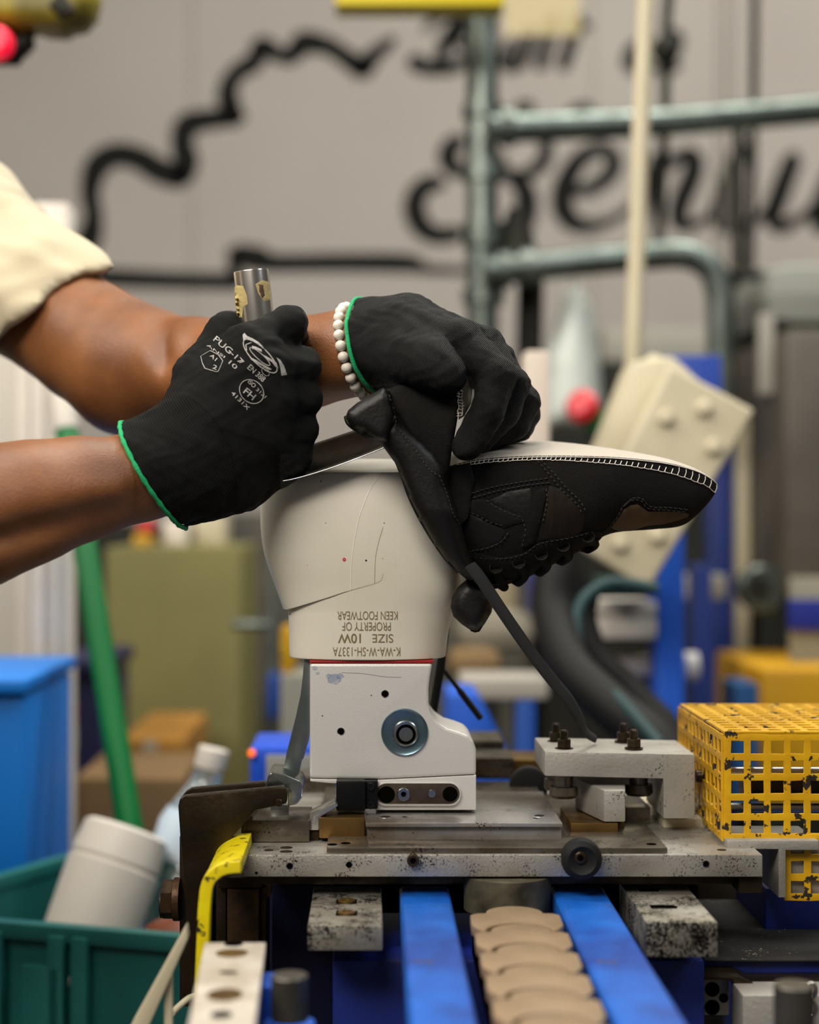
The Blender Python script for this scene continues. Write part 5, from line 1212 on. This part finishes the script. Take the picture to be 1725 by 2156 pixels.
# fingers: knuckle, first joint, second joint, tip
fg = [[(PV(520, 735, 1.060), .0140), (PV(606, 684, 1.072), .0122), (PV(612, 712, 1.098), .0108), (PV(565, 742, 1.108), .0100)],
      [(PV(560, 768, 1.054), .0138), (PV(636, 770, 1.066), .0116), (PV(632, 782, 1.094), .0104), (PV(580, 795, 1.108), .0098)],
      [(PV(575, 842, 1.056), .0132), (PV(642, 838, 1.066), .0106), (PV(636, 846, 1.094), .0098), (PV(585, 850, 1.108), .0094)],
      [(PV(568, 912, 1.060), .0128), (PV(636, 905, 1.068), .0100), (PV(630, 915, 1.092), .0092), (PV(585, 915, 1.106), .0090)]]
for f in fg: G1.chain(f[:2], .0060)
for f in fg:
    G1.chain(f[1:], .0025)
G1.chain([(PV(600, 950, 1.066), .0120), (PV(622, 962, 1.070), .0095), (PV(604, 988, 1.076), .0085)], .006)
# creases between the fingers
for (a, b, r) in (((566, 722, 1.040), (650, 730, 1.052), .0024), ((600, 808, 1.036), (684, 806, 1.054), .0024), ((604, 874, 1.036), (686, 872, 1.054), .0024)):
    G1.cap(PV(*a), PV(*b), r*0.5, r*2.1, .006, cut=True)
hem_c = PV(326, 1000, 1.062); hem_n = Vector((0.83, 0.10, 0.55)).normalized()
hem_n = Vector((0.86, -0.05, 0.50)).normalized()
G1.plane(hem_c, tuple(hem_n)); G1.field(wob(0.00035, 420)); G1.field(wob(0.0005, 170, 1))
glove1 = G1.mesh('glove')
def slots(me, mats, fn):
    for m_ in mats: me.materials.append(m_)
    n = len(me.polygons); c = np.zeros(n*3, np.float32); me.polygons.foreach_get('center', c); c = c.reshape(-1, 3)
    X = c[:, 0]/c[:, 1]*F+862.5; Y = 1078-(c[:, 2]-CZ)/c[:, 1]*F
    me.polygons.foreach_set('material_index', fn(X, Y, c[:, 1]).astype(np.int32))
seam1 = [(352, 815), (400, 835), (440, 868), (468, 905), (490, 960), (503, 1060)]
def side_of(X, Y, line):
    ys = np.array([p[1] for p in line]); xs = np.array([p[0] for p in line]); return X-np.interp(Y, ys, xs)
slots(glove1, [m_knit, m_cuff, m_coat], lambda X, Y, D: np.where((side_of(X, Y, seam1) < 0) & (Y > 815), 1, np.where((D > 1.085) | ((X > 640) & (D > 1.066)) | ((X > 590) & (Y > 955)), 2, 0)))
g1 = link('glove', glove1, None, person, 180, 'black knit glove with grey print, gripping the steel tool handle')
bv_g1 = bvh_of(g1)
seam('cuff_seam', seam1[1:], bv_g1, 0.00035, m_knit, g1)
def loop_on(Bd, c, n, r0=0.012, steps=72, rmax=0.05):
    n = Vector(n).normalized(); u = n.cross(Vector((0, 1, 0))).normalized(); v = n.cross(u); out = []
    for i in range(steps):
        a = 2*PI*i/steps; d = u*math.cos(a)+v*math.sin(a); r = r0
        while r < rmax and Bd.val(Vector(c)+d*r+n*0.0022) < 0: r += 0.0004
        out.append(Vector(c)+d*r)
    return out
hp = loop_on(G1, hem_c, hem_n); tube('green_hem', [p-hem_n*0.0006 for p in hp], [0.0014+0.0003*math.sin(i*2.4) for i in range(len(hp))], m_greenh, g1, 10, closed=True, label='green hem')
# print on the back of the hand
m_print = M('grey_print', rgb(150, 146, 142), 0.8, specks=(rgb(26, 25, 22), 0.60, 1500))
zp_ = lambda x, y: (400+x*0.1391, 680+y*0.1391)
def pr_line(name, pts, r=0.00028, close=False):
    q = [zp_(*p) for p in pts]+([zp_(*pts[0])] if close else []); S2 = []
    for a, b in zip(q, q[1:]): S2 += [(a[0]+(b[0]-a[0])*i/6, a[1]+(b[1]-a[1])*i/6) for i in range(6)]
    S2.append(q[-1]); pp = [on(bv_g1, x, y, 0.0001)[0] for x, y in S2]; pp = [p for p in pp if p is not None]
    tube(name, pp, r, m_print, g1, 6)
pr_line('printed_line', [(310, 420), (430, 480), (500, 575), (465, 660), (430, 735), (390, 738), (230, 690), (190, 610), (165, 505)], close=True)
el = lambda cx, cy, a, b, ang: [(cx+a*math.cos(t_)*math.cos(ang)-b*math.sin(t_)*math.sin(ang), cy+a*math.cos(t_)*math.sin(ang)+b*math.sin(t_)*math.cos(ang)) for t_ in [j*PI/12 for j in range(24)]]
pr_line('printed_line', el(935, 1040, 200, 165, 0.75), close=True)
pr_line('printed_line', el(1145, 740, 72, 45, 0.9), 0.0002, close=True)
pr_line('printed_line', el(1065, 505, 340, 120, 0.78), 0.0004, close=True)
pr_line('printed_line', el(1060, 510, 200, 45, 0.72), 0.0003, close=True)
pr_line('printed_line', [(860, 420), (850, 330), (940, 298)], 0.0004)
def pr_poly(pts): patch('printed_mark', [zp_(*p) for p in pts], bv_g1, 0.0002, m_print, g1, 4, sink=0.0001)
pr_poly([(825, 150), (870, 200), (950, 232), (1040, 290), (1110, 360), (1050, 330), (940, 262), (860, 250), (810, 275), (798, 180)])
pr_poly([(1310, 520), (1370, 560), (1420, 640), (1472, 785), (1385, 800), (1372, 700), (1350, 600)])
pr_poly([(890, 500), (960, 540), (1040, 580), (1140, 640), (1240, 700), (1210, 712), (1100, 655), (990, 600), (930, 560)])
pr_poly([(1080, 470), (1150, 500), (1240, 550), (1310, 600), (1340, 690), (1290, 660), (1240, 590), (1150, 545)])
pr_poly([(940, 345), (1000, 360), (1085, 400), (1090, 440), (1020, 405), (945, 395)])
for txt, x, y, w, h, a in (('PUG', 505, 335, 46, 13, 40), ('-17', 715, 525, 30, 11, 44), ('10', 655, 635, 20, 9, 42), ('ANSI', 395, 425, 46, 5, 35), ('A1', 360, 520, 16, 8, 42), ('7', 785, 590, 9, 9, 40), ('2', 380, 670, 9, 9, 20),
                           ('EN 388', 1010, 760, 44, 12, 42), ('4131X', 765, 1175, 50, 8, 45), ('ISO', 940, 920, 18, 9, 42), ('FH', 905, 1075, 26, 14, 40), ('3121', 1080, 1060, 26, 7, 42)):
    q = zp_(x, y); text_on('printed_text', txt, q[0], q[1], w, h, a, bv_g1, m_print, g1, bold=0.01, off=0.00015)

# ---- left glove: thumb and fingers pinching the shoe upper
G2 = Body((-0.055, 0.985, 1.255), (0.110, 1.185, 1.405), 0.0013)
G2.cap(PV(735, 728, 1.098), PV(850, 705, 1.088), .0262, .0225, .014)
G2.cap(PV(800, 760, 1.088), PV(870, 745, 1.078), .0180, .0170, .014)
G2.cap(PV(790, 690, 1.10), PV(860, 690, 1.10), .0175, .0175, .014)
# metacarpals, running away from us
mc = [((860, 712, 1.082), (968, 716, 1.066)), ((860, 698, 1.095), (1018, 730, 1.088)), ((865, 705, 1.105), (1045, 762, 1.108)), ((865, 715, 1.115), (1056, 800, 1.126))]
for i, (a, b) in enumerate(mc): G2.cap(PV(*a), PV(*b), .0165, (.0138, .0140, .0132, .0125)[i], .014)
# fingers
fl = [[(PV(968, 716, 1.066), .0128), (PV(1046, 790, 1.054), .0118), (PV(1028, 868, 1.050), .0106), (PV(984, 938, 1.050), .0098)],
      [(PV(1018, 730, 1.088), .0130), (PV(1076, 812, 1.074), .0116), (PV(1058, 868, 1.072), .0108), (PV(1010, 920, 1.070), .0100)],
      [(PV(1045, 762, 1.108), .0126), (PV(1098, 848, 1.096), .0114), (PV(1080, 890, 1.092), .0104), (PV(1030, 920, 1.088), .0096)],
      [(PV(1056, 795, 1.126), .0118), (PV(1104, 870, 1.116), .0100), (PV(1092, 900, 1.112), .0092), (PV(1050, 918, 1.106), .0086)]]
for f in fl: G2.chain(f, .0030)
# thumb
G2.chain([(PV(815, 745, 1.078), .0170), (PV(858, 752, 1.062), .0160), (PV(905, 765, 1.050), .0150), (PV(938, 788, 1.044), .0128)], .008)
G2.chain([(PV(850, 700, 1.078), .0150), (PV(905, 720, 1.068), .0130)], .010)
# folds
G2.cap(PV(1040, 812, 1.032), PV(1004, 850, 1.036), .0012, .0020, .005, cut=True)
h2c = PV(778, 722, 1.096); h2n = Vector((0.90, -0.36, 0.10)).normalized()
h2n = Vector((0.86, -0.42, 0.22)).normalized()
G2.plane(h2c, tuple(h2n)); G2.field(wob(0.00035, 420)); G2.field(wob(0.0006, 150, 2))
glove2 = G2.mesh('glove')
slots(glove2, [m_knit2, m_cuff, m_coat], lambda X, Y, D: np.where(X > -9999, 0, 0))
g2 = link('glove', glove2, None, person, 180, 'black knit glove with green hem, pinching the shoe upper')
hp = loop_on(G2, h2c, h2n); tube('green_hem', [p-h2n*0.0006 for p in hp], 0.0014, m_greenh, g2, 10, closed=True, label='green hem')
bv_g2 = bvh_of(g2)
pp = [zz for zz in [on(bv_g2, x, y, 0.0001)[0] for x, y in ((1084, 722), (1088, 735), (1094, 750), (1100, 765), (1106, 776))] if zz is not None]
if len(pp) > 2: tube('printed_mark', pp, [0.0009, 0.0016, 0.002, 0.0016, 0.0008][:len(pp)], m_print, g2, 8, flat=0.3, up=(0, -1, 0))

# ---- bead bracelet on the left wrist
br = thing('bead_bracelet', 'white bead bracelet on the wrist above the far glove', 'bracelet')
bc = Vector(PV(757, 738, 1.108)); bn = Vector((0.93, -0.30, 0.22)).normalized(); u = bn.cross(Vector((0, 1, 0))).normalized(); v = bn.cross(u)
bme = bpy.data.meshes.new('bead'); bm = bmesh.new(); bmesh.ops.create_uvsphere(bm, u_segments=20, v_segments=12, radius=0.0036); bm.to_mesh(bme); bm.free(); bme.shade_smooth(); bme.materials.append(M('matte_white_bead', rgb(220, 212, 198), 0.5))
NB = 26
for i in range(NB):
    a = 2*PI*i/NB; p = bc+u*math.cos(a)*0.0300+v*math.sin(a)*0.0300+Vector((-0.0015, 0, -0.0012))
    o = bpy.data.objects.new('bead', bme); COL.objects.link(o); o.parent = br; o.location = p
# ---- steel tool: tube handle and curved blade
tool = thing('lasting_tool', 'steel tube-handled tool with curved blade in the gripping glove', 'tool')
a, b = Vector(PV(529, 570, 1.085)), Vector(PV(566, 905, 1.092)); ax = b-a
lathe('tube_handle', a, ax, [(0.0, 0.0092), (0.0, 0.0110), (0.0006, 0.0112), (ax.length, 0.0112)], M('bright_steel_tube', rgb(216, 210, 202), 0.22, 1.0), tool, 48)
lathe('tube_bore', a, ax, [(-0.0001, 0.009), (0.0004, 0.009)], m_hole, tool, 32)
bvt = bvh_of([o for o in tool.children if o.name.startswith('tube_handle')][0])
m_tape = M('glue_residue', rgb(176, 158, 104), 0.8, bump=0.4, bs=300)
patch('glue_patch', [(494, 600), (512, 602), (520, 622), (522, 640), (512, 646), (510, 668), (500, 668), (496, 640)], bvt, 0.0003, m_tape, tool, 5, label='dried glue', sink=0.0001)
patch('glue_patch', [(538, 598), (552, 590), (568, 594), (570, 632), (556, 634), (544, 618)], bvt, 0.0003, m_tape, tool, 5, label='dried glue', sink=0.0001)
patch('brown_spot', [(544, 598), (554, 600), (558, 622), (552, 628), (546, 614)], bvt, 0.0006, M('brown_glue', rgb(80, 56, 44), 0.8), tool, 4, label='brown spot', sink=0.0)
bm = bmesh.new(); rows = []
for s in np.linspace(0, 1, 28):
    lx, ly = 596+(834-596)*s, 1012-8*math.sin(s*PI)*0-(1012-932)*(s**1.25)
    ux, uy = 618+(812-618)*s, 948-(948-884)*s
    row = []
    for q in np.linspace(0, 1, 9):
        x = lx+(ux-lx)*q; y = ly+(uy-ly)*q; D = 1.066+0.040*q**1.2+0.004*math.sin(q*PI)+0.006*s
        row.append(bm.verts.new(P(x, y, D)))
    rows.append(row)
for i in range(len(rows)-1):
    for k_ in range(8): bm.faces.new((rows[i][k_], rows[i+1][k_], rows[i+1][k_+1], rows[i][k_+1]))
bmesh.ops.solidify(bm, geom=bm.faces[:], thickness=0.0011)
obj('blade', bm, M('polished_blade', rgb(140, 144, 138), 0.2, 1.0, col2=rgb(84, 88, 82), vs=30, bump=0.03, bs=60), tool, 50)

q = []
for s_ in np.linspace(0, 1, 28):
    q.append(P(596+(834-596)*s_, 1012-(1012-932)*(s_**1.25)+0.5, 1.0655+0.006*s_))
tube('blade_edge', q, 0.0004, m_chrome, tool, 8, label='bright strip along the blade edge')  # chrome tube added to give the blade its light edge line
# trousers and boots, outside the view
m_tr = M('dark_trousers', rgb(40, 42, 50), 0.9)
T = Body((-0.86, 0.98, 0.03), (-0.42, 1.46, 1.12), 0.009)
T.chain([((-0.64, 1.22, 1.06), .128), ((-0.65, 1.22, 0.95), .135)], .03)
for s_ in (-1, 1): T.chain([((-0.65, 1.22+s_*0.085, 0.92), .092), ((-0.63, 1.22+s_*0.10, 0.50), .068), ((-0.66, 1.22+s_*0.11, 0.12), .055)], .03)
link('trousers', T.mesh('trousers'), m_tr, person, 180)
for s_ in (-1, 1):
    K = Body((-0.80, 1.0, -0.01), (-0.40, 1.46, 0.2), 0.008); K.chain([((-0.67, 1.22+s_*.11, .12), .046), ((-0.67, 1.22+s_*.11, .05), .045), ((-0.53, 1.22+s_*.115, .04), .040)], .03); K.plane((0, 0, 0.004), (0, 0, 1))
    link('boot', K.mesh('boot'), m_rubber, person, 180)
# ------------------------------------------------------------------ put every thing's origin at its base
bpy.context.view_layer.update()
def pts_of(o, M0=None):
    out = []
    if o.type == 'MESH':
        b = o.bound_box; out += [o.matrix_world @ Vector(c) for c in b]
    for c in o.children: out += pts_of(c)
    return out
for o in list(SC.objects):
    if o.parent or o.type not in ('MESH', 'EMPTY'): continue
    q = pts_of(o)
    if not q: continue
    c = Vector(((min(p.x for p in q)+max(p.x for p in q))/2, (min(p.y for p in q)+max(p.y for p in q))/2, min(p.z for p in q)))
    if o.type == 'MESH':
        if o.data.users > 1 or o.location.length > 1e-6: continue
        o.data.transform(Matrix.Translation(-c))
    elif o.rotation_euler.to_quaternion().angle > 1e-6: continue
    dlt = c-o.location if o.type == 'EMPTY' else c
    o.location = c
    for ch in o.children: ch.location -= dlt
bpy.context.view_layer.update()
